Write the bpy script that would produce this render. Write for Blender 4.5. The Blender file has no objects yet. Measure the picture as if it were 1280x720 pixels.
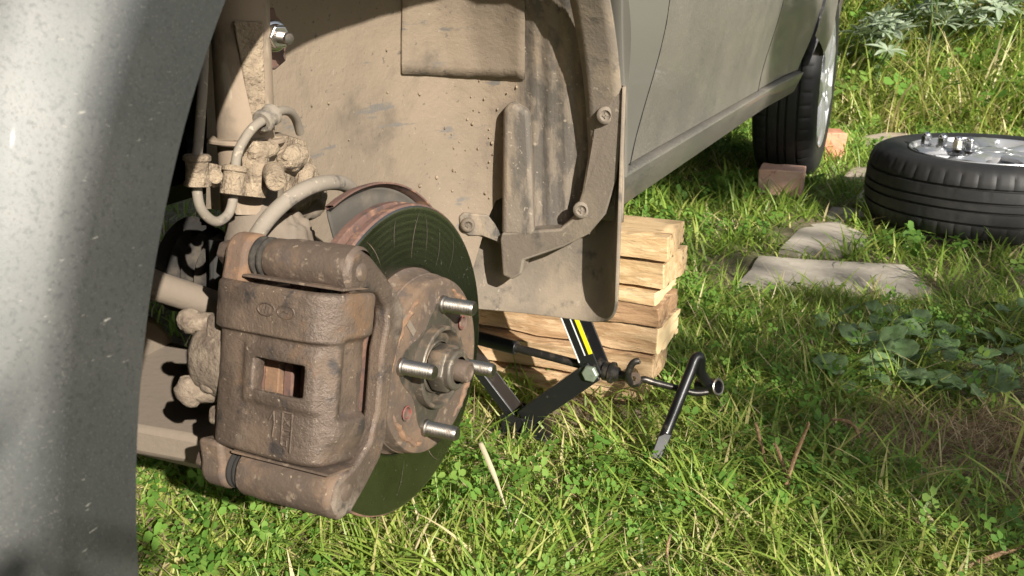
import bpy, bmesh, math, random
import numpy as np
from mathutils import Vector, Matrix, noise as mnoise

R = math.radians
random.seed(7)
rng = np.random.default_rng(7)
scene = bpy.context.scene
col = scene.collection

# ------------------------------------------------------------------ camera, sky, sun, exposure
CAM = Vector((.345, -.657, .66)); YAW, PITCH = 22.8, 18.2
cd = bpy.data.cameras.new('camera'); cam = bpy.data.objects.new('camera', cd); col.objects.link(cam)
cam.location = CAM; cam.rotation_euler = (R(90 - PITCH), 0, R(YAW))
cd.sensor_width = 36; cd.lens = 36 * 1220 / 1280; cd.clip_start = .02; cd.clip_end = 800
cd.dof.use_dof = True; cd.dof.focus_distance = .95; cd.dof.aperture_fstop = 26
scene.camera = cam
SUN = Vector((1, -.93, .715)).normalized()
sun_el = math.asin(SUN.z); sun_az = math.atan2(SUN.x, SUN.y)
world = bpy.data.worlds.new('World'); scene.world = world; world.use_nodes = True
wn = world.node_tree.nodes; wl = world.node_tree.links
sky = wn.new('ShaderNodeTexSky'); sky.sky_type = 'NISHITA'; sky.sun_disc = False
sky.sun_elevation = sun_el; sky.sun_rotation = sun_az; sky.dust_density = 1.5
hs = wn.new('ShaderNodeHueSaturation'); hs.inputs['Saturation'].default_value = .45      # sky saturation lowered to follow the camera's neutral white balance
wl.new(sky.outputs[0], hs.inputs['Color']); wl.new(hs.outputs[0], wn['Background'].inputs[0]); wn['Background'].inputs[1].default_value = .065
sl = bpy.data.lights.new('sun', 'SUN'); sl.energy = 5.0; sl.angle = R(.5); sl.color = (1, .94, .85)
so = bpy.data.objects.new('sun', sl); col.objects.link(so); so.rotation_euler = SUN.to_track_quat('Z', 'Y').to_euler()
scene.view_settings.view_transform = 'Standard'; scene.view_settings.look = 'None'
scene.view_settings.exposure = .78; scene.view_settings.gamma = 1

# ------------------------------------------------------------------ materials
def mk(name, base, rough=.6, metal=0., layers=(), bump=(), transl=0., coat=0., spec=.5, stretch=(1, 1, 1), attr=None, rvar=None):
    """layers: (colour, scale, lo, hi, detail[, stretch]) noise-masked overlays; bump: (scale, strength, distance)"""
    m = bpy.data.materials.new(name); m.use_nodes = True
    nt = m.node_tree; N = nt.nodes; L = nt.links; b = N['Principled BSDF']
    tc = N.new('ShaderNodeTexCoord'); oi = N.new('ShaderNodeObjectInfo')
    mul = N.new('ShaderNodeVectorMath'); mul.operation = 'SCALE'; mul.inputs[0].default_value = (13, 7, 19)
    L.new(oi.outputs['Random'], mul.inputs['Scale'])
    add = N.new('ShaderNodeVectorMath'); L.new(tc.outputs['Object'], add.inputs[0]); L.new(mul.outputs[0], add.inputs[1])
    def noise(scale, detail=4, st=None, rough_=.6):
        st = st or stretch
        mp = N.new('ShaderNodeMapping'); mp.inputs['Scale'].default_value = st
        L.new(add.outputs[0], mp.inputs[0])
        n = N.new('ShaderNodeTexNoise'); n.inputs['Scale'].default_value = scale
        n.inputs['Detail'].default_value = detail; n.inputs['Roughness'].default_value = rough_
        L.new(mp.outputs[0], n.inputs['Vector']); return n.outputs['Fac']
    def ramp01(src, lo, hi):
        r = N.new('ShaderNodeMapRange'); r.interpolation_type = 'SMOOTHSTEP'
        r.inputs[1].default_value = lo; r.inputs[2].default_value = hi; L.new(src, r.inputs[0]); return r.outputs[0]
    cur = None
    if attr:
        at_ = N.new('ShaderNodeAttribute'); at_.attribute_name = 'tint'
        cr = N.new('ShaderNodeValToRGB'); el = cr.color_ramp.elements
        while len(el) < len(attr): el.new(.5)
        for e, (p, c) in zip(el, attr): e.position = p; e.color = (*c, 1)
        L.new(at_.outputs['Fac'], cr.inputs[0]); cur = cr.outputs[0]
    rgh = None
    for ly in layers:
        c, sc, lo, hi, de = ly[:5]; st = ly[5] if len(ly) > 5 else None
        f = ramp01(noise(sc, de, st), lo, hi)
        mx = N.new('ShaderNodeMix'); mx.data_type = 'RGBA'
        if cur is None: mx.inputs[6].default_value = (*base, 1)
        else: L.new(cur, mx.inputs[6])
        mx.inputs[7].default_value = (*c, 1); L.new(f, mx.inputs[0]); cur = mx.outputs[2]
        if len(ly) > 6:      # this layer's own roughness
            rm = N.new('ShaderNodeMix'); rm.data_type = 'FLOAT'
            if rgh is None: rm.inputs[2].default_value = rough
            else: L.new(rgh, rm.inputs[2])
            rm.inputs[3].default_value = ly[6]; L.new(f, rm.inputs[0]); rgh = rm.outputs[0]
    if cur is None: b.inputs['Base Color'].default_value = (*base, 1)
    else: L.new(cur, b.inputs['Base Color'])
    b.inputs['Roughness'].default_value = rough
    if rgh is not None: L.new(rgh, b.inputs['Roughness'])
    b.inputs['Metallic'].default_value = metal; b.inputs['Coat Weight'].default_value = coat
    b.inputs['Specular IOR Level'].default_value = spec
    prev = None
    for sc, stg, dist in bump:
        bp = N.new('ShaderNodeBump'); bp.inputs['Strength'].default_value = stg; bp.inputs['Distance'].default_value = dist
        L.new(noise(sc, 5), bp.inputs['Height'])
        if prev: L.new(prev, bp.inputs['Normal'])
        prev = bp.outputs[0]
    if prev: L.new(prev, b.inputs['Normal'])
    if transl:
        t = N.new('ShaderNodeBsdfTranslucent'); mxs = N.new('ShaderNodeMixShader'); mxs.inputs[0].default_value = transl
        if cur is not None: L.new(cur, t.inputs[0])
        else: t.inputs[0].default_value = (*base, 1)
        L.new(b.outputs[0], mxs.inputs[1]); L.new(t.outputs[0], mxs.inputs[2]); L.new(mxs.outputs[0], N['Material Output'].inputs[0])
    return m

DUST = (.45, .355, .26)
M = {}
M['paint'] = mk('grey_paint', (.17, .165, .15), .48, .5,
    [((.225, .206, .174), 5, .3, .65, 4, None, .65), ((.30, .272, .23), 420, .46, .68, 3, None, .75), ((.38, .35, .30), 160, .66, .72, 5, None, .8)],
    [(900, .06, .0006)], coat=.15)
M['paint_front'] = mk('grey_paint_front', (.095, .10, .098), .54, .72,
    [((.135, .134, .127), 9, .4, .75, 4), ((.085, .088, .086), 500, .5, .7, 3), ((.19, .183, .166), 1200, .58, .70, 3, None, .75), ((.40, .385, .345), 300, .695, .725, 4, (1, .35, 2.4), .85), ((.40, .385, .345), 110, .705, .722, 6, (1, .3, 2.4), .85)],
    [(1500, .08, .0006)], coat=.06)
def road_film(m, y0, y1, colour):
    """road film thrown up behind the wheel: a noisy-edged dusty coat that starts between two places along the car"""
    nt = m.node_tree; N = nt.nodes; L = nt.links; b = N['Principled BSDF']
    tc = N.new('ShaderNodeTexCoord'); sp_ = N.new('ShaderNodeSeparateXYZ'); L.new(tc.outputs['Object'], sp_.inputs[0])
    n = N.new('ShaderNodeTexNoise'); n.inputs['Scale'].default_value = 7; n.inputs['Detail'].default_value = 6; L.new(tc.outputs['Object'], n.inputs['Vector'])
    a = N.new('ShaderNodeMath'); a.operation = 'MULTIPLY_ADD'; a.inputs[1].default_value = .25; L.new(n.outputs['Fac'], a.inputs[0]); L.new(sp_.outputs[1], a.inputs[2])
    r = N.new('ShaderNodeMapRange'); r.interpolation_type = 'SMOOTHSTEP'; r.inputs[1].default_value = y0 + .125; r.inputs[2].default_value = y1 + .125; L.new(a.outputs[0], r.inputs[0])
    mx = N.new('ShaderNodeMix'); mx.data_type = 'RGBA'; mx.inputs[7].default_value = (*colour, 1); L.new(b.inputs['Base Color'].links[0].from_socket, mx.inputs[6]); L.new(r.outputs[0], mx.inputs[0]); L.new(mx.outputs[2], b.inputs['Base Color'])
    mt = N.new('ShaderNodeMapRange'); mt.inputs[3].default_value = b.inputs['Metallic'].default_value; mt.inputs[4].default_value = .45; L.new(r.outputs[0], mt.inputs[0]); L.new(mt.outputs[0], b.inputs['Metallic'])
road_film(M['paint_front'], -1.3, -1.0, (.235, .222, .196))
M['liner'] = mk('dusty_liner', (.19, .15, .11), .9, 0,
    [((.25, .195, .14), 5, .38, .66, 6), ((.13, .105, .08), 11, .50, .70, 7), ((.12, .10, .082), 160, .62, .72, 5), ((.31, .26, .20), 260, .67, .74, 3), ((.15, .135, .118), 22, .62, .68, 7, (1, .45, 2.6)), ((.10, .088, .075), 45, .66, .74, 5)],
    [(30, .35, .004), (140, .4, .002), (700, .4, .001)])
M['liner_rear'] = mk('muddy_plastic', (.11, .096, .08), .85, 0,
    [((.27, .212, .152), 16, .43, .58, 7, (1, 1, .22)), ((.20, .165, .128), 60, .48, .6, 6, (1, 1, .4)), ((.33, .275, .21), 190, .62, .70, 4), ((.07, .064, .058), 30, .6, .68, 6, (1, 1, .3))],
    [(70, .45, .003), (400, .3, .001)])
M['flap'] = mk('dusty_rubber', (.195, .162, .127), .85, 0,
    [((.28, .225, .165), 13, .42, .66, 7), ((.11, .095, .08), 30, .56, .70, 6), ((.33, .275, .21), 90, .64, .70, 6)], [(60, .4, .002), (300, .4, .0012)])
M['mud'] = mk('dried_mud', (.33, .255, .175), .95, 0, [((.20, .152, .105), 50, .46, .65, 7), ((.44, .345, .235), 120, .58, .7, 5)], [(90, 1, .006), (350, .8, .003)])
M['strut'] = mk('dusty_strut', (.29, .222, .158), .85, 0, [((.20, .158, .116), 30, .48, .7, 6), ((.42, .35, .26), 50, .58, .7, 6, (1, 1, .3)), ((.55, .22, .14), 17, .70, .76, 2)], [(260, .3, .001)])
M['rust'] = mk('rusty_cast_iron', (.138, .102, .078), .62, .3,
    [((.20, .135, .09), 26, .48, .66, 6, None, .85), ((.125, .095, .078), 60, .5, .66, 6), ((.26, .20, .145), 130, .58, .70, 5, None, .9), ((.33, .26, .18), 300, .68, .72, 3, None, .9)],
    [(170, .42, .0016), (600, .4, .0007)])
M['caliper'] = mk('brown_cast_caliper', (.125, .093, .072), .5, .4,
    [((.17, .122, .088), 20, .44, .64, 7, None, .75), ((.185, .115, .068), 24, .57, .68, 7, None, .9), ((.25, .205, .16), 13, .56, .72, 7, None, .85), ((.066, .056, .05), 50, .54, .68, 5), ((.36, .29, .215), 330, .66, .71, 3, None, .9)],
    [(120, .5, .0012), (420, .7, .0011), (1100, .6, .0006)])
M['rust_orange'] = mk('orange_rust', (.205, .12, .07), .9, 0, [((.14, .092, .065), 50, .45, .62, 5), ((.31, .185, .10), 120, .58, .68, 4)], [(240, .6, .0014)])
M['rust_red'] = mk('red_brown_rust', (.165, .095, .075), .75, .2, [((.29, .165, .105), 60, .52, .65, 6), ((.11, .075, .065), 110, .52, .64, 4)], [(260, .5, .0011)])
M['disc'] = mk('machined_disc', (.33, .33, .315), .27, 1., [((.22, .23, .20), 12, .42, .68, 5), ((.48, .46, .40), 170, .66, .72, 4, None, .5)], [(420, .05, .0004)])
M['hub'] = mk('greasy_hub', (.14, .12, .095), .48, .5, [((.22, .16, .11), 60, .5, .65, 5, None, .8), ((.065, .06, .045), 35, .55, .7, 4), ((.31, .255, .19), 160, .62, .70, 4)], [(200, .45, .0013)])
M['hub_dark'] = mk('greasy_dark_hub', (.085, .075, .058), .5, .4, [((.16, .125, .09), 60, .5, .65, 5), ((.05, .048, .038), 35, .55, .7, 4)], [(200, .4, .0012)])
M['shield'] = mk('grey_shield', (.12, .108, .092), .75, .2, [((.2, .165, .13), 20, .5, .7, 5)], [(200, .3, .001)])
M['steel'] = mk('bare_steel', (.36, .335, .30), .36, 1., [((.24, .2, .17), 140, .52, .66, 5, None, .55)], [(500, .1, .0004)])
M['zinc'] = mk('zinc_plated', (.72, .72, .70), .25, 1., [((.42, .38, .33), 120, .58, .7, 5, None, .6)])
M['chrome'] = mk('chromed_nut', (.78, .78, .78), .14, 1.)
M['black_rubber'] = mk('black_rubber', (.03, .028, .026), .85, 0, [((.09, .076, .06), 30, .46, .68, 5)], [(200, .25, .001)], spec=.15)
M['gap_black'] = mk('black_gap_line', (.02, .02, .019), .9, spec=.1)
M['tyre'] = mk('tyre_rubber', (.016, .016, .016), .6, 0, [((.03, .028, .026), 16, .48, .75, 5), ((.06, .053, .043), 130, .68, .76, 4)], [(380, .25, .0008)])
M['alloy'] = mk('silver_alloy', (.50, .51, .53), .42, .7, [((.42, .41, .39), 20, .52, .72, 5)], coat=.3)
M['alloy_dark'] = mk('dark_wheel_well', (.03, .03, .03), .8)
M['hose'] = mk('dusty_hose', (.235, .20, .158), .85, 0, [((.13, .115, .095), 60, .56, .7, 5), ((.40, .33, .25), 150, .6, .7, 4)], [(300, .3, .0008)])
M['jack'] = mk('black_enamel', (.012, .012, .013), .36, 0, [((.05, .045, .035), 60, .62, .74, 5, None, .6)], coat=.15)
M['jack_worn'] = mk('oily_dark_steel', (.05, .046, .042), .36, .7, [((.12, .10, .085), 90, .5, .66, 5)], [(400, .2, .0006)])
M['yellow'] = mk('yellow_sticker', (.85, .72, .02), .45)
M['white'] = mk('white_print', (.8, .8, .76), .5)
M['hex'] = mk('green_zinc', (.36, .42, .33), .4, .6, [((.24, .26, .2), 80, .5, .7, 4)])
def wood(name, a, b_, c):
    return mk(name, a, .8, 0, [(b_, 8, .42, .62, 6, (1, 9, 9)), (c, 22, .56, .7, 5, (1, 7, 7)), ((.20, .115, .055), 9, .60, .68, 6, (1, 6, 6)), ((.13, .075, .04), 16, .68, .71, 5, (1, 12, 12))], [(22, .7, .004), (160, .6, .002)], stretch=(1, 6, 6))
M['wood_light'] = wood('pale_sawn_wood', (.62, .44, .24), (.50, .33, .165), (.70, .53, .32))
M['wood_mid'] = wood('brown_sawn_wood', (.55, .38, .22), (.40, .25, .13), (.66, .49, .30))
M['wood_bark'] = wood('barky_wood', (.42, .26, .14), (.30, .175, .09), (.60, .42, .24))
M['wood_end'] = mk('fresh_end_grain', (.76, .58, .33), .8, 0, [((.62, .42, .22), 14, .45, .65, 5, (6, 1, 6))], [(150, .4, .0012)])
M['brick_pink'] = mk('pink_brick', (.68, .42, .31), .9, 0, [((.76, .54, .43), 14, .45, .65, 5), ((.46, .25, .19), 60, .58, .7, 4), ((.66, .56, .50), 40, .66, .72, 4)], [(160, .6, .002)])
M['brick_orange'] = mk('orange_brick', (.52, .22, .12), .9, 0, [((.60, .32, .2), 16, .45, .65, 5), ((.38, .15, .08), 60, .58, .7, 4)], [(160, .6, .002)])
M['slab'] = mk('grey_stone', (.48, .425, .35), .9, 0, [((.36, .32, .265), 8, .45, .65, 5), ((.53, .475, .40), 40, .52, .68, 5), ((.15, .135, .10), 24, .66, .74, 6)], [(120, .4, .002)])
M['slab_pink'] = mk('pinkish_stone', (.44, .36, .29), .9, 0, [((.33, .27, .21), 10, .45, .65, 5)], [(120, .4, .002)])
M['soil'] = mk('soil', (.20, .155, .10), .95, 0, [((.14, .135, .06), 3, .45, .6, 5), ((.29, .225, .155), 30, .52, .68, 6), ((.10, .075, .05), 80, .55, .66, 5)], [(40, .7, .01), (240, .6, .004)])
GREEN = [(0, (.10, .18, .022)), (.3, (.195, .32, .044)), (.55, (.32, .44, .075)), (.72, (.49, .50, .14)), (.86, (.66, .57, .27)), (1, (.76, .65, .40))]
M['grass'] = mk('grass_blades', (.06, .12, .02), .5, 0, attr=GREEN, transl=.4, spec=.6)
M['clover'] = mk('clover_leaves', (.05, .12, .02), .55, 0, attr=[(0, (.085, .19, .028)), (.6, (.16, .31, .05)), (1, (.26, .40, .085))], transl=.35, spec=.35)
M['straw'] = mk('dry_straw', (.42, .33, .18), .75, 0, attr=[(0, (.17, .10, .055)), (.5, (.36, .26, .14)), (1, (.58, .48, .29))], transl=.2)
M['plantain'] = mk('broad_leaf', (.13, .215, .08), .42, 0, [((.18, .265, .12), 22, .4, .65, 4), ((.09, .155, .05), 60, .52, .66, 4), ((.22, .19, .07), 30, .68, .75, 4)], [(90, .5, .004)], transl=.18, spec=.5)
M['lupine'] = mk('silvery_leaf', (.30, .37, .25), .5, 0, [((.44, .50, .38), 20, .45, .65, 4), ((.18, .26, .12), 40, .5, .66, 4)], transl=.2, spec=.5)
M['stalk'] = mk('brown_seed_stalk', (.24, .145, .08), .9, 0, [((.38, .25, .14), 180, .5, .62, 4)], [(500, .8, .002)])
M['bark'] = mk('tree_bark', (.11, .085, .062), .95, 0, [((.19, .155, .12), 14, .48, .62, 6, (1, 1, .2))], [(24, 1, .02)])
M['leaf'] = mk('tree_leaf', (.05, .095, .022), .55, 0, [((.085, .14, .035), 2, .4, .6, 3)], transl=.25)
M['glass'] = mk('dark_window_glass', (.02, .024, .025), .06, 0, spec=.8)
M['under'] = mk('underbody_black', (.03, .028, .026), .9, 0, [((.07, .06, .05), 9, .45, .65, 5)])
M['crust'] = mk('crusted_iron', (.20, .155, .113), .9, 0, [((.125, .092, .068), 40, .45, .64, 6), ((.27, .215, .155), 70, .56, .7, 5)], [(110, .8, .004), (420, .5, .0015)])
M['arm'] = mk('dusty_arm', (.19, .152, .115), .9, 0, [((.17, .14, .11), 18, .5, .68, 6)], [(160, .4, .0014)])

# ------------------------------------------------------------------ mesh builder
def frame_of(axis):
    a = Vector(axis).normalized(); h = Vector((0, 0, 1)) if abs(a.z) < .9 else Vector((0, 1, 0))
    u = h.cross(a).normalized(); return a, u, a.cross(u)

class MB:
    def __init__(s): s.v = []; s.f = []
    def add(s, v, f):
        o = len(s.v); s.v += [tuple(p) for p in v]; s.f += [tuple(i + o for i in q) for q in f]; return s
    def box(s, c, d, rot=None):
        p = []
        for z in (-.5, .5):
            for x, y in ((-.5, -.5), (.5, -.5), (.5, .5), (-.5, .5)):
                q = Vector((x * d[0], y * d[1], z * d[2])); q = rot @ q if rot else q; p.append(q + Vector(c))
        return s.add(p, [(3, 2, 1, 0), (4, 5, 6, 7), (0, 1, 5, 4), (1, 2, 6, 5), (2, 3, 7, 6), (3, 0, 4, 7)])
    def prism(s, poly, vec):
        n = len(poly); vec = Vector(vec); a = [Vector(p) for p in poly]; b = [p + vec for p in a]
        return s.add(a + b, [tuple(range(n))[::-1], tuple(range(n, 2 * n))] + [(i, (i + 1) % n, (i + 1) % n + n, i + n) for i in range(n)])
    def tube(s, pts, r, seg=12, cap=True, flat=1.):
        P = [Vector(p) for p in pts]; n = len(P); rr = r if isinstance(r, (list, tuple)) else [r] * n
        t = [(P[min(i + 1, n - 1)] - P[max(i - 1, 0)]).normalized() for i in range(n)]
        _, u, _ = frame_of(t[0]); V = []
        for i in range(n):
            u = (u - t[i] * u.dot(t[i])).normalized(); w = t[i].cross(u)
            V += [P[i] + (u * math.cos(2 * math.pi * k / seg) + w * math.sin(2 * math.pi * k / seg) * flat) * rr[i] for k in range(seg)]
        F = [(i * seg + k, i * seg + (k + 1) % seg, (i + 1) * seg + (k + 1) % seg, (i + 1) * seg + k) for i in range(n - 1) for k in range(seg)]
        if cap: F += [tuple(range(seg))[::-1], tuple(range((n - 1) * seg, n * seg))]
        return s.add(V, F)
    def lathe(s, prof, org, axis, seg=48, a0=0., a1=2 * math.pi, fr=None, rf=None, close=False):
        """prof: (radius, height along axis)"""
        if fr: a, u, w = [Vector(q) for q in fr]
        else: a, u, w = frame_of(axis)
        full = abs(a1 - a0 - 2 * math.pi) < 1e-6; n = seg if full else seg + 1; m = len(prof); V = []
        for k in range(n):
            th = a0 + (a1 - a0) * k / seg; d = u * math.cos(th) + w * math.sin(th)
            for j, (r, h) in enumerate(prof):
                if rf: r, h = rf(k, j, th, r, h)
                V.append(Vector(org) + a * h + d * r)
        F = []
        for k in range(seg):
            k2 = (k + 1) % n
            for j in range(m - 1 if not close else m):
                j2 = (j + 1) % m; F.append((k * m + j, k * m + j2, k2 * m + j2, k2 * m + j))
        return s.add(V, F)
    def grid(s, fn, nu, nv, skip=None):
        V = [fn(i / nu, j / nv) for i in range(nu + 1) for j in range(nv + 1)]
        F = [(i * (nv + 1) + j, (i + 1) * (nv + 1) + j, (i + 1) * (nv + 1) + j + 1, i * (nv + 1) + j + 1) for i in range(nu) for j in range(nv) if not (skip and skip(i, j))]
        return s.add(V, F)
    def lump(s, c, d, amp=.15, fq=40, seed=0, nu=20, nv=12, rot=None):
        V = []; c = Vector(c)
        for j in range(nv + 1):
            for i in range(nu):
                a = 2 * math.pi * i / nu; b = math.pi * j / nv
                q = Vector((math.sin(b) * math.cos(a), math.sin(b) * math.sin(a), math.cos(b)))
                e = Vector((q.x * d[0], q.y * d[1], q.z * d[2]))
                o_ = Vector((seed * 7.1, 3.3, 1.7)); e *= 1 + amp * 2 * (mnoise.noise((e + c) * fq + o_) + (.55 * mnoise.noise((e + c) * fq * 2.7 + o_) + .16 * mnoise.noise((e + c) * fq * 6.5 + o_) if nu > 17 else 0))
                V.append(c + (rot @ e if rot else e))
        F = [(j * nu + i, j * nu + (i + 1) % nu, (j + 1) * nu + (i + 1) % nu, (j + 1) * nu + i) for j in range(nv) for i in range(nu)]
        return s.add(V, F)

WL = {}
def link(o, parent=None, loc=(0, 0, 0)):
    col.objects.link(o); o.location = loc; w = Vector(loc)
    if parent: o.parent = parent; w = w + WL[parent]
    WL[o] = w; return o
def props(o, label=None, cat=None, group=None, kind=None):
    for k, v in (('label', label), ('category', cat), ('group', group), ('kind', kind)):
        if v: o[k] = v
    return o
def thing(name, label, cat, loc=(0, 0, 0), group=None):
    return props(link(bpy.data.objects.new(name, None), None, loc), label, cat, group)
def build(mb, name, mat, parent=None, loc=(0, 0, 0), angle=35, bevel=None, subsurf=0, solid=None, merge=1e-5, bseg=2, **kw):
    """links the collected shapes as ONE mesh object; the vertices are world coordinates, stored relative to the object's own place"""
    base = Vector(loc) + (WL[parent] if parent else Vector())
    me = bpy.data.meshes.new(name); me.from_pydata([tuple(Vector(v) - base) for v in mb.v], [], mb.f)
    bm = bmesh.new(); bm.from_mesh(me)
    if merge: bmesh.ops.remove_doubles(bm, verts=bm.verts, dist=merge)
    bmesh.ops.recalc_face_normals(bm, faces=bm.faces); bm.to_mesh(me); bm.free()
    me.polygons.foreach_set('use_smooth', [True] * len(me.polygons)); me.set_sharp_from_angle(angle=R(angle))
    me.materials.append(M[mat] if isinstance(mat, str) else mat)
    o = link(bpy.data.objects.new(name, me), parent, loc)
    if solid: d = o.modifiers.new('solid', 'SOLIDIFY'); d.thickness = solid; d.offset = -1
    if bevel: d = o.modifiers.new('bevel', 'BEVEL'); d.width = bevel; d.segments = bseg; d.limit_method = 'ANGLE'; d.angle_limit = R(40); d.harden_normals = False
    if subsurf: d = o.modifiers.new('sub', 'SUBSURF'); d.levels = d.render_levels = subsurf
    return props(o, **kw)
def copy_tree(o, parent=None):
    c = o.copy(); col.objects.link(c); WL[c] = WL.get(o, Vector())
    if parent: c.parent = parent
    for ch in list(o.children): copy_tree(ch, c)
    return c

# unit view ray through a point of the frame (1280 x 720), used to read real positions off known planes
_yaw, _pit = R(YAW), R(PITCH)
_F = Vector((-math.sin(_yaw) * math.cos(_pit), math.cos(_yaw) * math.cos(_pit), -math.sin(_pit)))
_Rt = Vector((math.cos(_yaw), math.sin(_yaw), 0)); _U = _Rt.cross(_F)
def at(x, y, X=None, Y=None, Z=None):
    d = _F + _Rt * ((x - 640) / 1220) - _U * ((y - 360) / 1220)
    t = (X - CAM.x) / d.x if X is not None else (Y - CAM.y) / d.y if Y is not None else (Z - CAM.z) / d.z
    return CAM + d * t
def sm(a, b, x):
    t = min(1, max(0, (x - a) / (b - a))); return t * t * (3 - 2 * t)
def lerp(a, b, t): return a + (b - a) * t
def catmull(P, n=6):
    P = [Vector(p) for p in P]; out = []
    for i in range(len(P) - 1):
        p0, p1, p2, p3 = P[max(i - 1, 0)], P[i], P[i + 1], P[min(i + 2, len(P) - 1)]
        for k in range(n):
            t = k / n; out.append(.5 * ((2 * p1) + (p2 - p0) * t + (2 * p0 - 5 * p1 + 4 * p2 - p3) * t * t + (3 * p1 - p0 - 3 * p2 + p3) * t ** 3))
    return out + [P[-1]]

# ------------------------------------------------------------------ ground
def gh(x, y):
    """height of the ground"""
    x = np.asarray(x, float); y = np.asarray(y, float)
    z = .006 * np.sin(x * 7.3 + 1) * np.cos(y * 6.1) + .004 * np.sin(x * 17 + y * 13)
    t = np.clip((y - 3.72 - .12 * x + .06 * np.sin(x * 2.3)) / 1.7, 0, 1)
    return z + .8 * t * t * (3 - 2 * t) + .05 * t * np.sin(x * 3.1 + y * 2.2)
def axis_(lo, hi, step, far):
    a = np.arange(lo, hi, step); e = [hi]; d = step
    while e[-1] < far: d *= 1.35; e.append(e[-1] + d)
    b = [lo]; d = step
    while b[-1] > -far: d *= 1.35; b.append(b[-1] - d)
    return np.array(b[:0:-1] + list(a) + e)
gx, gy = axis_(-3, 3.5, .06, 400), axis_(-2, 6.5, .06, 400)
GX, GY = np.meshgrid(gx, gy, indexing='ij'); GZ = gh(GX, GY)
def quick_mesh(name, V, F, mat, tint=None, kind=None, label=None, cat=None):
    me = bpy.data.meshes.new(name); V = np.ascontiguousarray(V, np.float32); F = np.ascontiguousarray(F, np.int32); n, k = F.shape
    me.vertices.add(len(V)); me.vertices.foreach_set('co', V.ravel())
    me.loops.add(n * k); me.loops.foreach_set('vertex_index', F.ravel())
    me.polygons.add(n); me.polygons.foreach_set('loop_start', np.arange(0, n * k, k, dtype=np.int32))
    me.polygons.foreach_set('use_smooth', np.ones(n, bool))
    if tint is not None:
        a = me.attributes.new('tint', 'FLOAT', 'POINT'); a.data.foreach_set('value', np.ascontiguousarray(tint, np.float32))
    me.update(calc_edges=True); me.materials.append(M[mat])
    o = bpy.data.objects.new(name, me); col.objects.link(o); return props(o, label, cat, None, kind)
nx, ny = GX.shape
idx = np.arange(nx * ny).reshape(nx, ny)
quick_mesh('ground', np.stack([GX, GY, GZ], -1).reshape(-1, 3), np.stack([idx[:-1, :-1], idx[1:, :-1], idx[1:, 1:], idx[:-1, 1:]], -1).reshape(-1, 4), 'soil', kind='structure')

# ------------------------------------------------------------------ the car
car = thing('parked_car', 'dusty dark grey car jacked up with its front wheel taken off', 'car', (-.75, 1.3, 0))
YC, ZC, RA = -.008, .40, .40                        # front wheel arch circle
def side(y, z):
    """X of the body side, outward of the hub plane"""
    low = .03 + .026 * sm(.42, .62, z) + .02 * sm(.62, .85, z) - .02 * sm(.86, 1.0, z)
    x = lerp(.045, low, sm(.0, .34, y))
    if y > 1.7: x = lerp(x, .078 - .02 * sm(.86, 1.0, z) - .03 * sm(.5, .36, z), sm(1.7, 2.3, y))
    if y > 2.75: x -= .30 * (y - 2.75) ** 1.25
    if y < -.45: x -= .35 * (-.45 - y) ** 1.6
    return x

# front fender: rings from the arch lip out to a box-shaped border
fe = MB()
def bump_r(th):
    return .013 * sm(R(92), R(116), th) * (1 - sm(R(124), R(139), th))
def fender_border(th):
    c, s = math.cos(th), math.sin(th); best = 9
    y1 = .4495; y0 = -.72; z1 = .93; z0 = .27
    if c - .277 * s > 1e-6: best = min(best, (y1 + .277 * (ZC - .437) - YC) / (c - .277 * s))
    if c < -1e-6: best = min(best, (y0 - YC) / c)
    if s > 1e-6: best = min(best, (z1 - ZC) / s)
    if s < -1e-6: best = min(best, (z0 - ZC) / s)
    return best
NT = 130
def fender_pt(i, j):
    th = R(lerp(5, 212, i / NT)); lipx = lerp(.044, .08, sm(R(20), R(70), th)); wid = lerp(.006, .035, sm(R(20), R(80), th)); rb = max(fender_border(th), RA + .045)
    ring = [(.012, -.03), (.003, -.022), (0, -.004), (.0015, 0), (wid * .5, 0), (wid, 0)]
    if j < len(ring): dr, dx = ring[j]; r = RA + dr
    else:
        t = (min(j, 20) - 5) / 15; r = RA + wid + (rb - RA - wid) * t ** 2; dx = 0
    y, z = YC + (r + bump_r(th)) * math.cos(th), ZC + (r + bump_r(th)) * math.sin(th)
    q = max(0, r - RA - wid); g = (1 - .40 * sm(R(163), R(181), th)) * ( q * q / .036 if q < .018 else q - .009)      # the flare falls away outside the flat band
    sx = side(y, z); x = lipx + dx - g; h = .006
    if r > RA + wid or True:
        m = max(x, sx); e = max(h - abs(x - sx), 0) / h; x = m + e * e * h * .25 if j > 5 else x
    if j == 21: x -= .02
    return Vector((x, y, z))
fe.grid(lambda u, v: fender_pt(round(u * NT), round(v * 21)), NT, 21)
ff = build(fe, 'front_fender', 'paint_front', car, angle=40)

def zcr(y): return .437 - .017 * (y - .45)          # crease between door and sill
def coons(bot, top, nu=24, nv=24, inset=.018, low=0.):
    """panel between a lower and an upper polyline in (Y,Z); the border folds inward"""
    mb = MB()
    def pt(i, j):
        u, v = min(max(i - 1, 0), nu) / nu, min(max(j - 1, 0), nv) / nv
        y = lerp(lerp(bot[0][0], bot[1][0], u), lerp(top[0][0], top[1][0], u), v); z = lerp(lerp(bot[0][1], bot[1][1], u), lerp(top[0][1], top[1][1], u), v)
        x = side(y, z) - low
        if i in (0, nu + 2) or j in (0, nv + 2): x -= inset
        return Vector((x, y, z))
    return mb.grid(lambda u, v: pt(round(u * (nu + 2)), round(v * (nv + 2))), nu + 2, nv + 2)
fd = build(coons([(.458, zcr(.458)), (1.389, zcr(1.389))], [(.60, .95), (1.624, .95)], low=.003), 'door', 'paint', car, angle=50, bevel=.0012, label='front door')
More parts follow.
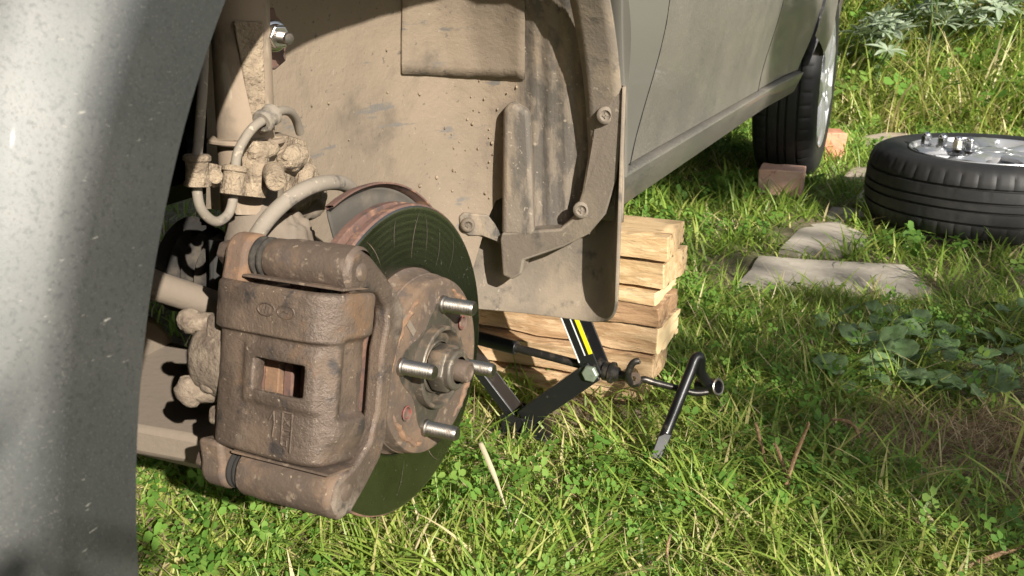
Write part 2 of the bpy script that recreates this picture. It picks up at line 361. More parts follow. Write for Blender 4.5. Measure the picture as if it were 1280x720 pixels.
hd = MB().tube(catmull([(.075, 1.22, .86), (.105, 1.25, .865), (.105, 1.38, .868), (.075, 1.42, .865)], 5), .011, 10); build(hd, 'handle', 'paint', fd)
rd = build(coons([(1.395, zcr(1.395)), (1.955, zcr(1.955))], [(1.630, .95), (2.43, .95)], low=.006), 'door', 'paint', car, angle=50, bevel=.0012, label='rear door')
hd = MB().tube(catmull([(.075, 2.1, .87), (.105, 2.13, .875), (.105, 2.26, .878), (.075, 2.3, .875)], 5), .011, 10); build(hd, 'handle', 'paint', rd)
for pd_o, y0, y1, dx in ((fd, .4535, .596, .003), (rd, 1.3915, 1.627, .0055)):      # black tubes added to darken the door gaps into thin lines
    build(MB().tube([(side(lerp(y0, y1, k / 16), lerp(zcr(y0), .95, k / 16)) - dx, lerp(y0, y1, k / 16), lerp(zcr(y0), .95, k / 16)) for k in range(17)], .0032, 8), 'gap_line', 'gap_black', pd_o)
# sill below the doors
si = MB()
sp = [(-.02, -.003), (.027, -.004), (.0345, -.0055), (.0355, -.008), (.034, -.0115), (.0155, -.0555), (.011, -.0585), (-.03, -.0585)]
def sill_pt(i, j):
    y = lerp(.405, 1.97, i / 40); x, dz = sp[j]
    return Vector((x + .012 * sm(1.5, 2, y), y, zcr(y) + dz))
si.grid(lambda u, v: sill_pt(round(u * 40), round(v * 7)), 40, 7)
build(si, 'sill', 'paint', car, angle=40)
# rear quarter panel with its wheel arch
rq = MB(); RY, RZ, RR = 2.64, .33, .345
def quarter_pt(i, j):
    th = R(lerp(-8, 165, i / 80)); c, s = math.cos(th), math.sin(th)
    best = 9
    if c > 1e-6: best = min(best, (3.35 - RY) / c)
    if c - .896 * s < -1e-6: best = min(best, (1.960 + .896 * (RZ - .412) - RY) / (c - .896 * s))
    if s > 1e-6: best = min(best, (.95 - RZ) / s)
    if s < -1e-6: best = min(best, (.22 - RZ) / s)
    ring = [(RR + .012, -.03), (RR, -.012), (RR + .004, 0)]
    if j < 3: r, dx = ring[j]
    else: r = lerp(RR + .004, best, (j - 2) / 8); dx = 0
    y, z = RY + r * c, RZ + r * s
    return Vector((side(y, z) + dx, y, z))
rq.grid(lambda u, v: quarter_pt(round(u * 80), round(v * 10)), 80, 10)
build(rq, 'rear_fender', 'paint', car, angle=30)
# upper body, bonnet, far side, bumpers
bs = MB()
st = [(-.98, .42, .60, -.25), (-.90, .30, .74, -.12), (-.75, .27, .80, -.04), (-.45, .93, .93, .0), (.0, .93, .96, .0), (.50, .93, 1.01, .0)]
bonnet = MB().grid(lambda u, v: Vector((lerp(.062, -1.56, v) - .05 * (abs(v - .5) * 2) ** 8 * (1 if v < .5 else -1), lerp(-.80, .52, u), .925 + (.05 + .08 * u) * (1 - abs(2 * v - 1) ** 5) - .16 * (1 - u) ** 3)), 14, 20)
build(bonnet, 'bonnet', 'paint', car, solid=.004)
build(MB().grid(lambda u, v: Vector((lerp(lerp(-.03, -.12, u), lerp(-1.47, -1.38, u), v), lerp(.56, 1.15, u) - .09 * math.sin(math.pi * v) * (1 - u), lerp(.98, 1.41, u) + .03 * math.sin(math.pi * v))), 8, 12), 'windscreen', 'glass', car, solid=.005)
build(MB().grid(lambda u, v: Vector((lerp(.055, -1.555, v), lerp(.46, .62, u), lerp(.935, .985, u) + .03 * math.sin(math.pi * v))), 4, 12), 'cowl', 'under', car, solid=.004)
build(MB().grid(lambda u, v: Vector((lerp(-.12, -1.38, v), lerp(2.8, 3.22, u), lerp(1.35, 1.03, u))), 4, 8), 'rear_window', 'glass', car, solid=.005)
bump_ = MB().prism([(.0, -.72, .25), (.0, -.72, .80), (-.12, -.92, .76), (-.16, -.99, .55), (-.14, -.97, .30)], (-1.5, 0, 0)); build(bump_, 'front_bumper', 'paint', car, bevel=.03)
roofp = [(.60, 1.00), (1.15, 1.40), (1.5, 1.46), (2.2, 1.46), (2.75, 1.36), (3.25, 1.04)]
rf = MB().grid(lambda u, v: Vector((lerp(-.10, -1.40, v), catmull([Vector((p[0], p[1], 0)) for p in roofp], 4)[round(u * 20)][0], catmull([Vector((p[0], p[1], 0)) for p in roofp], 4)[round(u * 20)][1] + .03 * math.sin(math.pi * v))), 20, 10)
build(rf, 'roof', 'paint', car, solid=.01)
for sx, x0, x1 in ((1, .052, -.095), (-1, -1.55, -1.405)):
    for ys in ((.72, 1.50, 1.22, 1.52), (1.58, 2.35, 1.6, 2.3)):
        w = MB().prism([(x0, ys[0], .955), (x0, ys[1], .955), (x1, ys[3], 1.40), (x1, ys[2], 1.38)], (-.008 * sx, 0, 0)); build(w, 'window', 'glass', car)
    for a, b_ in (((.60, .96), (1.18, 1.40)), ((1.54, .95), (1.56, 1.42)), ((2.45, .95), (2.4, 1.42)), ((3.2, 1.0), (2.7, 1.36))):
        pl = MB().tube([(x0 - .01 * sx, *a), (x1 - .012 * sx, *b_)], .03, 8)
        build(pl, 'window_pillar', 'paint', car)
build(MB().box((-1.565, 1.35, .64), (.02, 4.0, .66)), 'far_side', 'paint', car, bevel=.008)
build(MB().prism([(-.10, 3.3, .3), (-.10, 3.36, .9), (-.10, 3.5, .75), (-.10, 3.52, .4)], (-1.34, 0, 0)), 'rear_bumper', 'paint', car, bevel=.02)
build(MB().grid(lambda u, v: Vector((lerp(.04, -1.54, v), lerp(2.9, 3.42, u), lerp(1.03, .92, u))), 4, 8), 'boot_lid', 'paint', car, solid=.005)
ub = MB().box((-.76, 1.55, .395), (1.42, 2.25, .02))
ub.box((-.95, -.2, .40), (.95, 1.2, .02)); ub.box((-.55, -.2, .68), (.02, 1.1, .55)); ub.box((-.76, .45, .68), (1.3, .02, .5))
ub.box((-.3, -.66, .60), (.5, .02, .55)); ub.box((-.76, 3.2, .33), (1.4, .5, .02)); ub.box((-.30, 2.64, .62), (.02, 1.2, .5))
build(ub, 'underbody', 'under', car)

# wheel arch liner: rear cylinder wall, rounded corner, inner wall
LP = [(.4015, .036), (.404, .012), (.406, -.04), (.404, -.09), (.397, -.125), (.380, -.155), (.352, -.178), (.31, -.193), (.25, -.203), (.16, -.211), (.05, -.216)]
def liner_pt(th, q):
    k = q * (len(LP) - 1); i = min(int(k), len(LP) - 2); f = k - i
    r, x = lerp(LP[i][0], LP[i + 1][0], f), lerp(LP[i][1], LP[i + 1][1], f)
    return Vector((x, YC + r * math.cos(th), ZC + .012 + r * math.sin(th)))
ln = MB().grid(lambda u, v: liner_pt(R(lerp(lerp(-2, -34, sm(.36, .55, v)), lerp(97, 84, sm(.22, .34, v)), u)), v), 60, 40)
wl_ = build(ln, 'wheel_liner', 'liner', car, angle=60)
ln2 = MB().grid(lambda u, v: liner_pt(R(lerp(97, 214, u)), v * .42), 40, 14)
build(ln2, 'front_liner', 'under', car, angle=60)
# inner wall below the drum: drops to the floor behind the disc
build(MB().grid(lambda u, v: Vector((-.214 + .02 * sm(.2, .36, lerp(.0, .39, u)), lerp(.0, .38, u), lerp(.20, .42, v))), 12, 8), 'inner_panel', 'liner', car, solid=.004)
def liner_hit(px, py, off=0.):
    """point of the liner met by a view ray, moved a little towards the wheel"""
    best = None
    d = _F + _Rt * ((px - 640) / 1220) - _U * ((py - 360) / 1220)
    lo = None
    for k in range(60, 1400):
        t = k * .001; p = CAM + d * t
        r = math.hypot(p.y - YC, p.z - ZC - .012)
        # inside the drum while x is outside (>) of the liner profile at this radius
        xs = LP[-1][1]
        for i in range(len(LP) - 1):
            a, b_ = LP[i], LP[i + 1]
            if i >= 2 and b_[0] <= r <= a[0]: xs = lerp(b_[1], a[1], (r - b_[0]) / (a[0] - b_[0]))
        if t > .75 and (p.x < xs or (r > .404 and p.y > 0)): best = p; break
    p = best; n = Vector((0, -(p.y - YC), -(p.z - ZC))).normalized()
    n = (n * sm(-.2, -.1, p.x) + Vector((1, 0, 0)) * (1 - sm(-.2, -.1, p.x))).normalized()
    return p + n * off
# the rectangular cover panel on the liner
ap = MB()
def ap_pt(u, v):
    return liner_hit(lerp(499 + 3 * 0, 657, v), lerp(-60, lerp(92, 97, v), u), .0045)
ap.grid(ap_pt, 12, 16)
build(ap, 'cover_panel', 'liner', wl_, angle=60, solid=.003)
# muddy ribbed rear part of the liner
rb = MB()
def rb_pt(u, v):
    y = lerp(-40, 292, u); xl = 652
    rib = .0007 * math.sin(v * 32) + .0007 * math.sin(v * 13 + 1)
    return liner_hit(lerp(xl - 8, 746, v), y, (.004 + rib) * sm(0, .28, v) + .0004)
rb.grid(rb_pt, 24, 72)
build(rb, 'ribbed_panel', 'liner_rear', wl_, angle=60)
# outer strip of the liner beside the fender edge
os_ = MB().grid(lambda u, v: Vector((lerp(.004, .046, v), YC + (RA - .012 + .004 * (1 - v)) * math.cos(R(lerp(-2, 60, u))), ZC + (RA - .012) * math.sin(R(lerp(-2, 60, u))))), 24, 4)
build(os_, 'liner_edge', 'flap', wl_, solid=.004)
cr = MB()
for k in range(46):
    x_, y_ = (random.uniform(560, 650), random.uniform(95, 262)) if k < 26 else (random.uniform(380, 740), random.uniform(30, 250))
    p = liner_hit(x_, y_, .002); r_ = random.choice([.0008, .0010, .0013, .0018]); cr.lump(p, (r_, r_, r_ * 1.2), .2, 300, k, 7, 5)
build(cr, 'mud_crumbs', 'mud', wl_, kind='stuff')
# upright rib
def YW(px, py, y): return at(px, py, Y=y)
r1 = MB().prism([YW(629, 136, .365), YW(640, 128, .365), YW(662, 140, .365), YW(668, 296, .365), YW(627, 296, .365)], (-.02, .06, 0))
build(r1, 'upright_rib', 'liner_rear', wl_, bevel=.006, bseg=3)
# mud flap: flat sheet whose outer side curves forward, with the strap moulded on it
def flap_pt(u, v):
    cz = max(0, (u - .60) / .40); z = lerp(.252 + .008 * u + .066 * (1 - math.sqrt(max(0, 1 - cz * cz * .985))), .54, v); g = sm(.36, .46, z)
    xl = lerp(-.168, -.07, g); x_flat = .0 + .0 * v
    if u < .6: q = u / .6; x = lerp(xl, x_flat, q); y = .405 + .004 * math.sin(q * 3)
    else:
        q = (u - .6) / .4; a = q * R(78); x = x_flat + .056 * math.sin(a) * .95; y = .405 - .056 * (1 - math.cos(a)) - .012 * q
    zz = z
    e = .055                                          # rounded lower outer corner
    y += .02 * sm(.31, .23, z) * -1
    return Vector((x, y, zz))
mf = build(MB().grid(flap_pt, 30, 26), 'mud_flap', 'flap', car, angle=60, solid=.004, bevel=.001)
YB = .364
o1 = [(757, 114), (775, 112), (779, 122), (778, 170), (770, 225), (757, 268), (736, 293), (705, 309), (655, 326), (652, 343), (640, 350), (628, 345), (625, 300), (627, 291), (700, 286), (717, 272), (727, 240), (735, 195), (742, 150), (748, 124)]
# the strap follows the flap's curve: each point gets its own depth
def strap_depth(px): return YB + .006 * sm(640, 720, px) - .020 * sm(735, 782, px)
s1 = MB(); fr_ = [at(x, y, Y=strap_depth(x)) for x, y in o1]; bk = [p + Vector((-.006, .036, 0)) for p in fr_]
n_ = len(fr_); s1.add(fr_ + bk, [tuple(range(n_))] + [(i, i + n_, (i + 1) % n_ + n_, (i + 1) % n_) for i in range(n_)])
strap = build(s1, 'strap', 'flap', mf, bevel=.003, bseg=3)
mk_ = MB()
for k in range(26):
    t_ = k / 25; x_ = lerp(752, 738, t_) + random.uniform(-7, 7); y_ = lerp(160, 252, t_); r_ = random.uniform(.002, .0048); mk_.lump(at(x_, y_, Y=strap_depth(x_) + .0005), (r_, .0012, r_ * 1.5), .3, 200, k, 12, 8)
build(mk_, 'mud_cake', 'mud', strap, kind='stuff')
# bolted tab left of the strap
tb = [(572, 271), (578, 265), (612, 268), (620, 278), (629, 293), (628, 306), (612, 297), (600, 294), (585, 294), (574, 286)]
build(MB().prism([liner_hit(x, y, .005) if x < 622 else at(x, y, Y=.372) for x, y in tb], (-.006, .006, 0)), 'tab', 'liner_rear', mf, bevel=.002)
def screw(c, n, r, parent, name='screw', mat='flap', slot=True):
    mb = MB().lathe([(0, .0045), (r * .28, .0045), (r * .3, .003), (r * .55, .0045), (r * .62, .006), (r * .8, .0055), (r * 1.0, .0035), (r * 1.05, 0), (r * .9, -.004)], c, n, 16)
    if slot:
        a, u, w = frame_of(n)
        for q in (u, w): mb.prism([Vector(c) + a * .0052 + q * r * .35 + a.cross(q) * .0006, Vector(c) + a * .0052 - q * r * .35 + a.cross(q) * .0006, Vector(c) + a * .0052 - q * r * .35 - a.cross(q) * .0006, Vector(c) + a * .0052 + q * r * .35 - a.cross(q) * .0006], -a * .002)
    return build(mb, name, mat, parent)
nn = Vector((.25, -.95, .05))
screw(at(757, 144, Y=strap_depth(757) - .001), nn, .0095, mf)
screw(at(727, 262, Y=strap_depth(727) - .001), nn, .0095, mf)
screw(liner_hit(583, 280, .0055), nn + Vector((.3, 0, 0)), .0085, mf, 'screw', 'liner')
screw(at(766, 7, Y=.338), nn, .0085, wl_, 'screw', 'rust')

# ------------------------------------------------------------------ hub, disc, studs
s_, c_ = R(3.59), R(.93)
HA = Vector((math.cos(s_) * math.cos(c_), -math.sin(s_) * math.cos(c_), math.sin(c_))); HV = Vector((math.sin(s_), math.cos(s_), 0)); HW = HA.cross(HV)
H = Vector((.006, -.0129, .3559)); FR = (HA, HV, HW)
def hub(a, v, w): return H + HA * a + HV * v + HW * w
def pol(a, r, deg): return hub(a, r * math.cos(R(deg)), r * math.sin(R(deg)))
bd = build(MB().lathe([(.07, -.0275), (.1262, -.0268), (.1278, -.028), (.128, -.033), (.1272, -.0335), (.111, -.0335), (.111, -.0405), (.1272, -.0405), (.128, -.041), (.128, -.047), (.126, -.0485), (.08, -.0485)], H, None, 96, fr=FR), 'brake_disc', 'rust_red', car)
def jig(k, j, th, r, h):
    return r, h + (.00012 * math.sin(r * 5200) if j else 0)
build(MB().lathe([(.0765, -.0270), (.077, -.0261)] + [(.078 + .0475 * i / 24, -.0260) for i in range(25)] + [(.1262, -.0266)], H, None, 128, fr=FR, rf=jig), 'friction_face', 'disc', bd)
stk = MB()
for a_s, r_a, r_b, bend_, w_ in ((80, .084, .124, -5, .0007), (66, .088, .122, 6, .0004), (95, .098, .121, -3, .0006), (108, .092, .120, 4, .0005), (52, .082, .118, 8, .0004), (38, .09, .122, 10, .0003), (286, .09, .12, 6, .0004), (262, .085, .118, -6, .0004)):
    P_ = [pol(-.02575, lerp(r_a, r_b, k / 10), a_s + bend_ * (k / 10) ** 2) for k in range(11)]
    for k in range(10):
        d = (P_[k + 1] - P_[k]).normalized().cross(HA) * w_ * math.sin(math.pi * (k + .5) / 10); d2 = d * .8; stk.add([P_[k] - d, P_[k] + d, P_[k + 1] + d2, P_[k + 1] - d2], [(0, 1, 2, 3)])
build(stk, 'dust_streaks', 'hub', bd, kind='stuff')
build(MB().lathe([(.0765, -.0265), (.0745, -.0245), (.0735, -.020), (.0733, -.0125), (.0725, -.0118), (.0724, -.0095), (.0718, -.0085), (.0716, -.004), (.0706, -.0012), (.068, -.0001), (.0665, 0), (.0362, 0), (.0345, -.0015), (.034, -.010)], H, None, 96, fr=FR), 'hat', 'rust', bd)
for a0, a1 in ((104, 166), (20, 58), (196, 250), (296, 345)):
    rr = MB().tube([pol(-.0004 + .0008 * math.sin(a * .7), .0632 + .0009 * math.sin(a * .35), a) for a in np.linspace(a0, a1, 22)], [.0008 + .0021 * math.sin(math.pi * i / 21) ** .6 * (1 + .35 * mnoise.noise(Vector((a * .31, i * .9, 2)))) for i, a in enumerate(np.linspace(a0, a1, 22))], 8)
    build(rr, 'rust_ridge', 'rust_orange', bd)
# raised hub star between the studs, the greasy centre and the spindle
hs = MB()
star = []
for k in range(72):
    th = k * 5; c4 = math.cos(R(4 * (th - 70.2))); star.append(pol(.0, .043 + .010 * c4 if c4 > 0 else .043 + .007 * c4, th))
wh = build(MB().lathe([(.0335, -.012), (.0335, .0085), (.0325, .0095), (.0305, .0095), (.0295, .008), (.029, -.004), (.022, -.006), (.021, -.004), (.0205, .002)], H, None, 64, fr=FR), 'wheel_hub', 'hub', car)
build(MB().prism(star, HA * .0006), 'hub_star', 'hub_dark', wh, bevel=.0004)
nut = MB().lathe([(.0215, .0), (.0215, .004), (.0205, .0045)], H, None, 40, fr=FR)
nut.lathe([(.0188, .003), (.0195, .0045), (.0195, .017), (.0183, .0185), (.016, .0185)], H, None, 6, fr=FR)
nut.lathe([(.0165, .017), (.0165, .0225), (.015, .024), (.011, .024)], H, None, 30, fr=FR)
build(nut, 'hub_nut', 'hub', wh, bevel=.0008)
build(MB().lathe([(.0088, .015), (.0088, .031), (.0082, .0325), (.0062, .0330), (.0056, .0318), (.003, .0312), (0, .0314)], H, None, 32, fr=FR), 'spindle', 'rust', wh)
def stud_prof():
    p = [(.0072, -.002), (.0072, .0028), (.0066, .0034)]
    a = .0042
    while a < .0275: p += [(.0053, a), (.0061, a + .0007)]; a += .0014
    return p + [(.0056, .0285), (.0048, .0298), (0, .030)]
for k in range(4):
    build(MB().lathe(stud_prof(), pol(0, .05, 70.2 + 90 * k), None, 24, fr=FR), 'wheel_stud', 'steel', wh, angle=20)
for d in (26, 206):      # threaded holes with reddish paint
    build(MB().lathe([(.0062, .0022), (.0056, .003), (.0048, .0026), (.0042, -.001), (0, -.0015)], pol(0, .0505, d), None, 20, fr=FR), 'threaded_hole', mk('red_mark', (.19, .055, .045), .7, 0, [((.13, .085, .065), 90, .45, .6, 4)]) if d == 26 else bpy.data.materials['red_mark'], wh)
mkp = MB().box(pol(.0004, .056, 126), (.0008, .0055, .021), Matrix((HA, HV, HW)).transposed() @ Matrix.Rotation(R(-145 + 180), 3, 'X'))
build(mkp, 'balance_mark', 'arm', bd)
# dust shield
ds = MB().lathe([(.070, -.0665), (.131, -.0655), (.1365, -.0645), (.1385, -.0625)], H, None, 40, R(40), R(107), FR)
shp = build(ds, 'dust_shield', 'shield', car, solid=.0012)
build(MB().lathe([(.1385, -.0635), (.1415, -.0625), (.1428, -.058), (.143, -.0545), (.1415, -.0545), (.1405, -.058), (.1385, -.0610)], H, None, 44, R(38), R(108), FR, close=True), 'shield_rim', 'rust_red', shp)

# ------------------------------------------------------------------ brake caliper
PH = R(166.5); CR = HV * math.cos(PH) + HW * math.sin(PH); CT = HV * math.sin(PH) - HW * math.cos(PH)
def cal(a, r, t): return H + HA * a + CR * r + CT * t
CP = [(-.092, .094), (-.092, .122), (-.0915, .140), (-.088, .1485), (-.078, .1515), (-.062, .1528), (-.045, .1535), (-.028, .154), (-.014, .1535), (-.003, .151), (.005, .1455), (.0105, .137), (.0120, .126), (.0115, .114), (.009, .106)]
cps = catmull([Vector((p[0], p[1], 0)) for p in CP], 4)
clen = [0]
for i in range(len(cps) - 1): clen.append(clen[-1] + (cps[i + 1] - cps[i]).length)
def cprof(u):
    s = u * clen[-1]
    for i in range(len(clen) - 1):
        if s <= clen[i + 1] + 1e-9:
            f = (s - clen[i]) / (clen[i + 1] - clen[i]); p = cps[i].lerp(cps[i + 1], f)
            d = cps[i + 1] - cps[i]; n = Vector((-d.y, d.x, 0)).normalized(); return p, n
NU, NV = 96, 84; T0, T1 = -.053, .068
def body_pt(u, v):
    p, n = cprof(u); t = lerp(T0, T1, v)
    e = min(v * (T1 - T0), (1 - v) * (T1 - T0)); off = -.0045 * (1 - min(1, e / .005)) ** 2
    off += .0042 * sm(.0318, .0334, t) * sm(.016, -.01, p.x)       # the thicker upper half
    # rim around the window
    da = max(-.0515 - p.x, p.x + .0105, -.0045 - t, t - .0165) if p.y > .12 else 1
    if 0 <= da: off += .0022 * sm(.013, .007, da) * sm(-.2, .004, da)
    # recess right of the window towards the lower half, finger relief
    off -= .006 * sm(.003, .011, p.x) * sm(.030, .024, abs(t - .008)) * sm(.142, .134, p.y)
    off -= .004 * sm(.0, .012, p.x) * sm(-.03, -.045, t)
    q = cal(p.x, p.y, t); off += .0004 * mnoise.noise(q * 50) + .0003 * mnoise.noise(q * 190)
    return cal(p.x + n.x * off, p.y + n.y * off, t)
def in_window(i, j):
    p, n = cprof((i + .5) / NU); t = lerp(T0, T1, (j + .5) / NV)
    return p.y > .12 and -.0515 < p.x < -.0105 and -.0045 < t < .0165
cb = MB().grid(body_pt, NU, NV, in_window)
cal_o = build(cb, 'brake_caliper', 'caliper', car, angle=50, solid=.012, subsurf=1)
# piston housing and the crusty inboard bosses
ph = MB().lathe([(0, -.128), (.022, -.128), (.030, -.125), (.034, -.118), (.035, -.088), (.035, -.070)], cal(0, .112, .004), None, 36, fr=FR)
RC = Matrix((HA, CR, CT)).transposed()
build(ph, 'piston_housing', 'crust', cal_o, angle=60)
build(MB().box(cal(-.100, .124, .028), (.020, .036, .020), RC), 'casting_rib', 'crust', cal_o, bevel=.004, bseg=3)
build(MB().box(cal(-.108, .128, -.004), (.014, .026, .034), RC), 'casting_rib', 'crust', cal_o, bevel=.005, bseg=3)
build(MB().box(cal(-.098, .122, -.036), (.016, .034, .014), RC), 'casting_rib', 'crust', cal_o, bevel=.004, bseg=3)
hb = MB(); q = at(236, 401, Y=-.135); hb.lump(q, (.0085, .0085, .009), .12, 120, 3)
hb.tube([q, q + Vector((.02, .012, -.004))], [.007, .0085], 12)
build(hb, 'hose_bolt', 'crust', cal_o)
q = at(238, 489, Y=-.142); b2 = MB().lump(q, (.0105, .010, .0115), .12, 110, 4); b2.tube([q, q + Vector((.03, .02, .0))], [.009, .011], 12); build(b2, 'boss', 'crust', cal_o)
# guide pin ears (part of the caliper), boots, sleeves and the strap of the carrier
def ear(sgn, a0, a1):
    P = []
    for k in range(15):
        th = R(-10 + 200 * k / 14); P.append((.129 + .0165 * math.cos(th), (.0825 if sgn > 0 else -.072) + sgn * .0165 * math.sin(th)))
    P = P + [(.106, sgn * .052), (.150, sgn * .050)]
    return MB().prism([cal(a0, r, t) for r, t in P], HA * (a1 - a0))
build(ear(1, -.094, -.074), 'guide_ear', 'rust_orange', cal_o, bevel=.004, bseg=3)
build(ear(-1, -.104, -.082), 'guide_ear', 'rust', cal_o, bevel=.004, bseg=3)
for sg, a0, a1 in ((1, -.074, -.0615), (-1, -.082, -.0715)):
    n = 2; pr = [(.0115, a0 - .001)]
    for k in range(n): pr += [(.0150, a0 + (k + .3) * (a1 - a0) / n), (.0150, a0 + (k + .55) * (a1 - a0) / n), (.0118, a0 + (k + .9) * (a1 - a0) / n)]
    build(MB().lathe(pr, cal(0, .129, .0825 if sg > 0 else -.072), None, 32, fr=FR), 'pin_boot', 'black_rubber', cal_o)
    build(MB().lathe([(0, a0 - .034), (.008, a0 - .034), (.0095, a0 - .032), (.0095, a0 - .02)], cal(0, .129, .0825 if sg > 0 else -.072), None, 6, fr=FR), 'guide_bolt', 'rust', cal_o, bevel=.001)
cc = MB()
def rough(k, j, th, r, h): return r * (1 + .035 * mnoise.noise(Vector((math.cos(th) * 2.2, math.sin(th) * 2.2, h * 90)))), h
cc.lathe([(.010, -.0625), (.0135, -.0620), (.0150, -.059), (.0152, -.05), (.0158, -.042), (.0160, -.02), (.0164, .0), (.0164, .0085), (.0140, .0115)], cal(0, .129, .0825), None, 40, fr=FR, rf=rough)
car_b = build(cc, 'caliper_carrier', 'rust', car)
c2 = MB().lathe([(.010, -.072), (.0168, -.0715), (.0178, -.068), (.0172, -.062), (.0180, -.052), (.0180, .0), (.0178, .0085), (.015, .0115)], cal(0, .129, -.072), None, 40, fr=FR, rf=rough)
c2.box(cal(-.026, .121, -.067), (.074, .026, .02), Matrix((HA, CR, CT)).transposed())
build(c2, 'lower_sleeve', 'rust', car_b, bevel=.002)
SP = [(-.120, .102), (-.1205, .114), (-.114, .1235), (-.104, .1250), (-.093, .117), (-.076, .098), (-.062, .080), (-.056, .068), (-.0585, .053), (-.070, .036), (-.0765, .022), (-.083, .0), (-.087, -.019), (-.097, -.034), (-.115, -.046), (-.136, -.0575), (-.150, -.057), (-.157, -.045), (-.149, -.028), (-.126, -.025), (-.108, -.016), (-.097, .003), (-.0905, .03), (-.0865, .047), (-.079, .062), (-.0775, .074), (-.088, .089), (-.106, .095)]
build(MB().prism([hub(-.001, v, w) for v, w in SP], HA * .013), 'carrier_strap', 'caliper', car_b, bevel=.003, bseg=3)
build(MB().lathe([(0, .0015), (.004, .0014), (.0062, .0006), (.0068, -.001)], cal(.012, .129, .0815), None, 20, fr=FR), 'pin_end', 'rust', car_b)
build(MB().lathe([(0, .0015), (.004, .0014), (.0062, .0006), (.0068, -.001)], cal(.012, .127, -.071), None, 20, fr=FR), 'pin_end', 'rust', car_b)
# pads and the thin spring plate under the upper sleeve
for nm, a0, a1, r0, r1 in (('brake_pad', -.012, -.007, .082, .136), ('brake_pad', -.0665, -.061, .082, .140)):
    pd = MB().box(cal((a0 + a1) / 2, (r0 + r1) / 2, .004), (a1 - a0, r1 - r0, .118), Matrix((HA, CR, CT)).transposed())
    p_ = build(pd, nm, 'rust_red', cal_o, bevel=.001)
    fa = -.019 if a0 > -.03 else -.055
    build(MB().box(cal(fa, .110, .004), (.0125, .044, .098), Matrix((HA, CR, CT)).transposed()), 'pad_lining', 'rust_orange', p_, bevel=.001)
for t in (.068, -.057): 
    build(MB().box(cal(-.03, .134, t + .0025), (.084, .030, .0016), Matrix((HA, CR, CT)).transposed()), 'spring_plate', 'rust', car_b)
for aa in (-.036, .0): build(MB().box(cal(aa, .128, .066), (.012, .016, .018), Matrix((HA, CR, CT)).transposed()), 'pad_ear', 'rust_red', cal_o, bevel=.0015)
# cast marks: two small oval emblems and an upright cast number
em = MB()
def oval(a0, t0, ra, rt, n=28):
    return [cal(a0 + ra * math.cos(2 * math.pi * k / n), .1584, t0 + rt * math.sin(2 * math.pi * k / n)) for k in range(n + 1)]
CE = ((-.042, .0515), (-.0255, .0515))
for a0, t0 in CE:
    em.tube(oval(a0, t0, .0070, .0042), .00065, 6)
a0, t0 = CE[1]; rl = .1584
em.tube([cal(a0 - .0042, rl, t0 - .0024), cal(a0 - .0022, rl, t0 + .0026)], .0007, 6); em.tube([cal(a0 + .0018, rl, t0 - .0028), cal(a0 + .0040, rl, t0 + .0024)], .0007, 6)
em.tube(catmull([cal(a0 - .0034, rl, t0 - .0006), cal(a0 - .001, rl, t0 + .0006), cal(a0 + .001, rl, t0 - .0006), cal(a0 + .0032, rl, t0 + .0004)], 4), .0006, 6)
a0, t0 = CE[0]
for d in (-.0028, .0002, .0030): em.tube([cal(a0 + d - .0007, rl, t0 - .0022), cal(a0 + d + .0006, rl, t0 + .0024)], .0006, 6)
em.tube(catmull([cal(a0 + .0002, rl, t0 + .0022), cal(a0 + .0026, rl, t0 + .0016), cal(a0 + .0034, rl, t0 - .001)], 4), .0006, 6)
build(em, 'cast_emblem', 'caliper', cal_o)
ct = MB(); r0 = .1548
def stroke(*p): ct.tube([cal(a, r0, t) for a, t in p], .0007, 6)
A0 = -.017; B0 = -.025      # upright column of cast characters
stroke((A0, -.0165), (A0, -.0435)); stroke((A0, -.0165), (B0, -.0165)); stroke((B0, -.0165), (B0, -.0385))
stroke((B0 + .001, -.0255), (A0 - .0015, -.0195)); stroke((B0 + .001, -.0205), (A0 - .0015, -.0255))
stroke((B0 + .001, -.0285), (A0 - .0015, -.0285)); stroke((B0 + .001, -.0285), (B0 + .001, -.0325), (A0 - .0015, -.0325))
stroke((B0 + .001, -.0355), (A0 - .003, -.0355), (A0 - .003, -.0395), (B0 + .001, -.0395), (B0 + .001, -.0355))
stroke((-.036, -.0235), (-.0325, -.0175), (-.0315, -.0255), (-.0325, -.035), (-.0315, -.0265))
build(ct, 'cast_number', 'caliper', cal_o)

# ------------------------------------------------------------------ strut, knuckle, hoses, arms
XS = -.15
s0, s1_ = at(312, 262, X=XS), at(297, -45, X=XS)
s1_ = s0 + (s1_ - s0) * 1.75
stp = build(MB().tube([s0.lerp(s1_, k / 10) for k in range(11)], .0225, 40), 'strut', 'strut', car)
sd = (s1_ - s0).normalized()
# flat bright strip folded along the tube
fl_ = MB(); a_, u_, w_ = frame_of(sd); vdir = Vector((.75, -.66, 0)); vdir = (vdir - sd * vdir.dot(sd)).normalized(); wdir = sd.cross(vdir)
P0 = s0.lerp(s1_, .33 / 1.75); P1 = s0.lerp(s1_, .78 / 1.75)
fl_.prism([P0 + vdir * .019 + wdir * .002, P0 + vdir * .020 + wdir * .0115, P1 + vdir * .0205 + wdir * .0125, P1 + vdir * .0225 - wdir * .010], vdir * .0028)
build(fl_, 'strut_bracket', 'mud', stp, bevel=.0012)
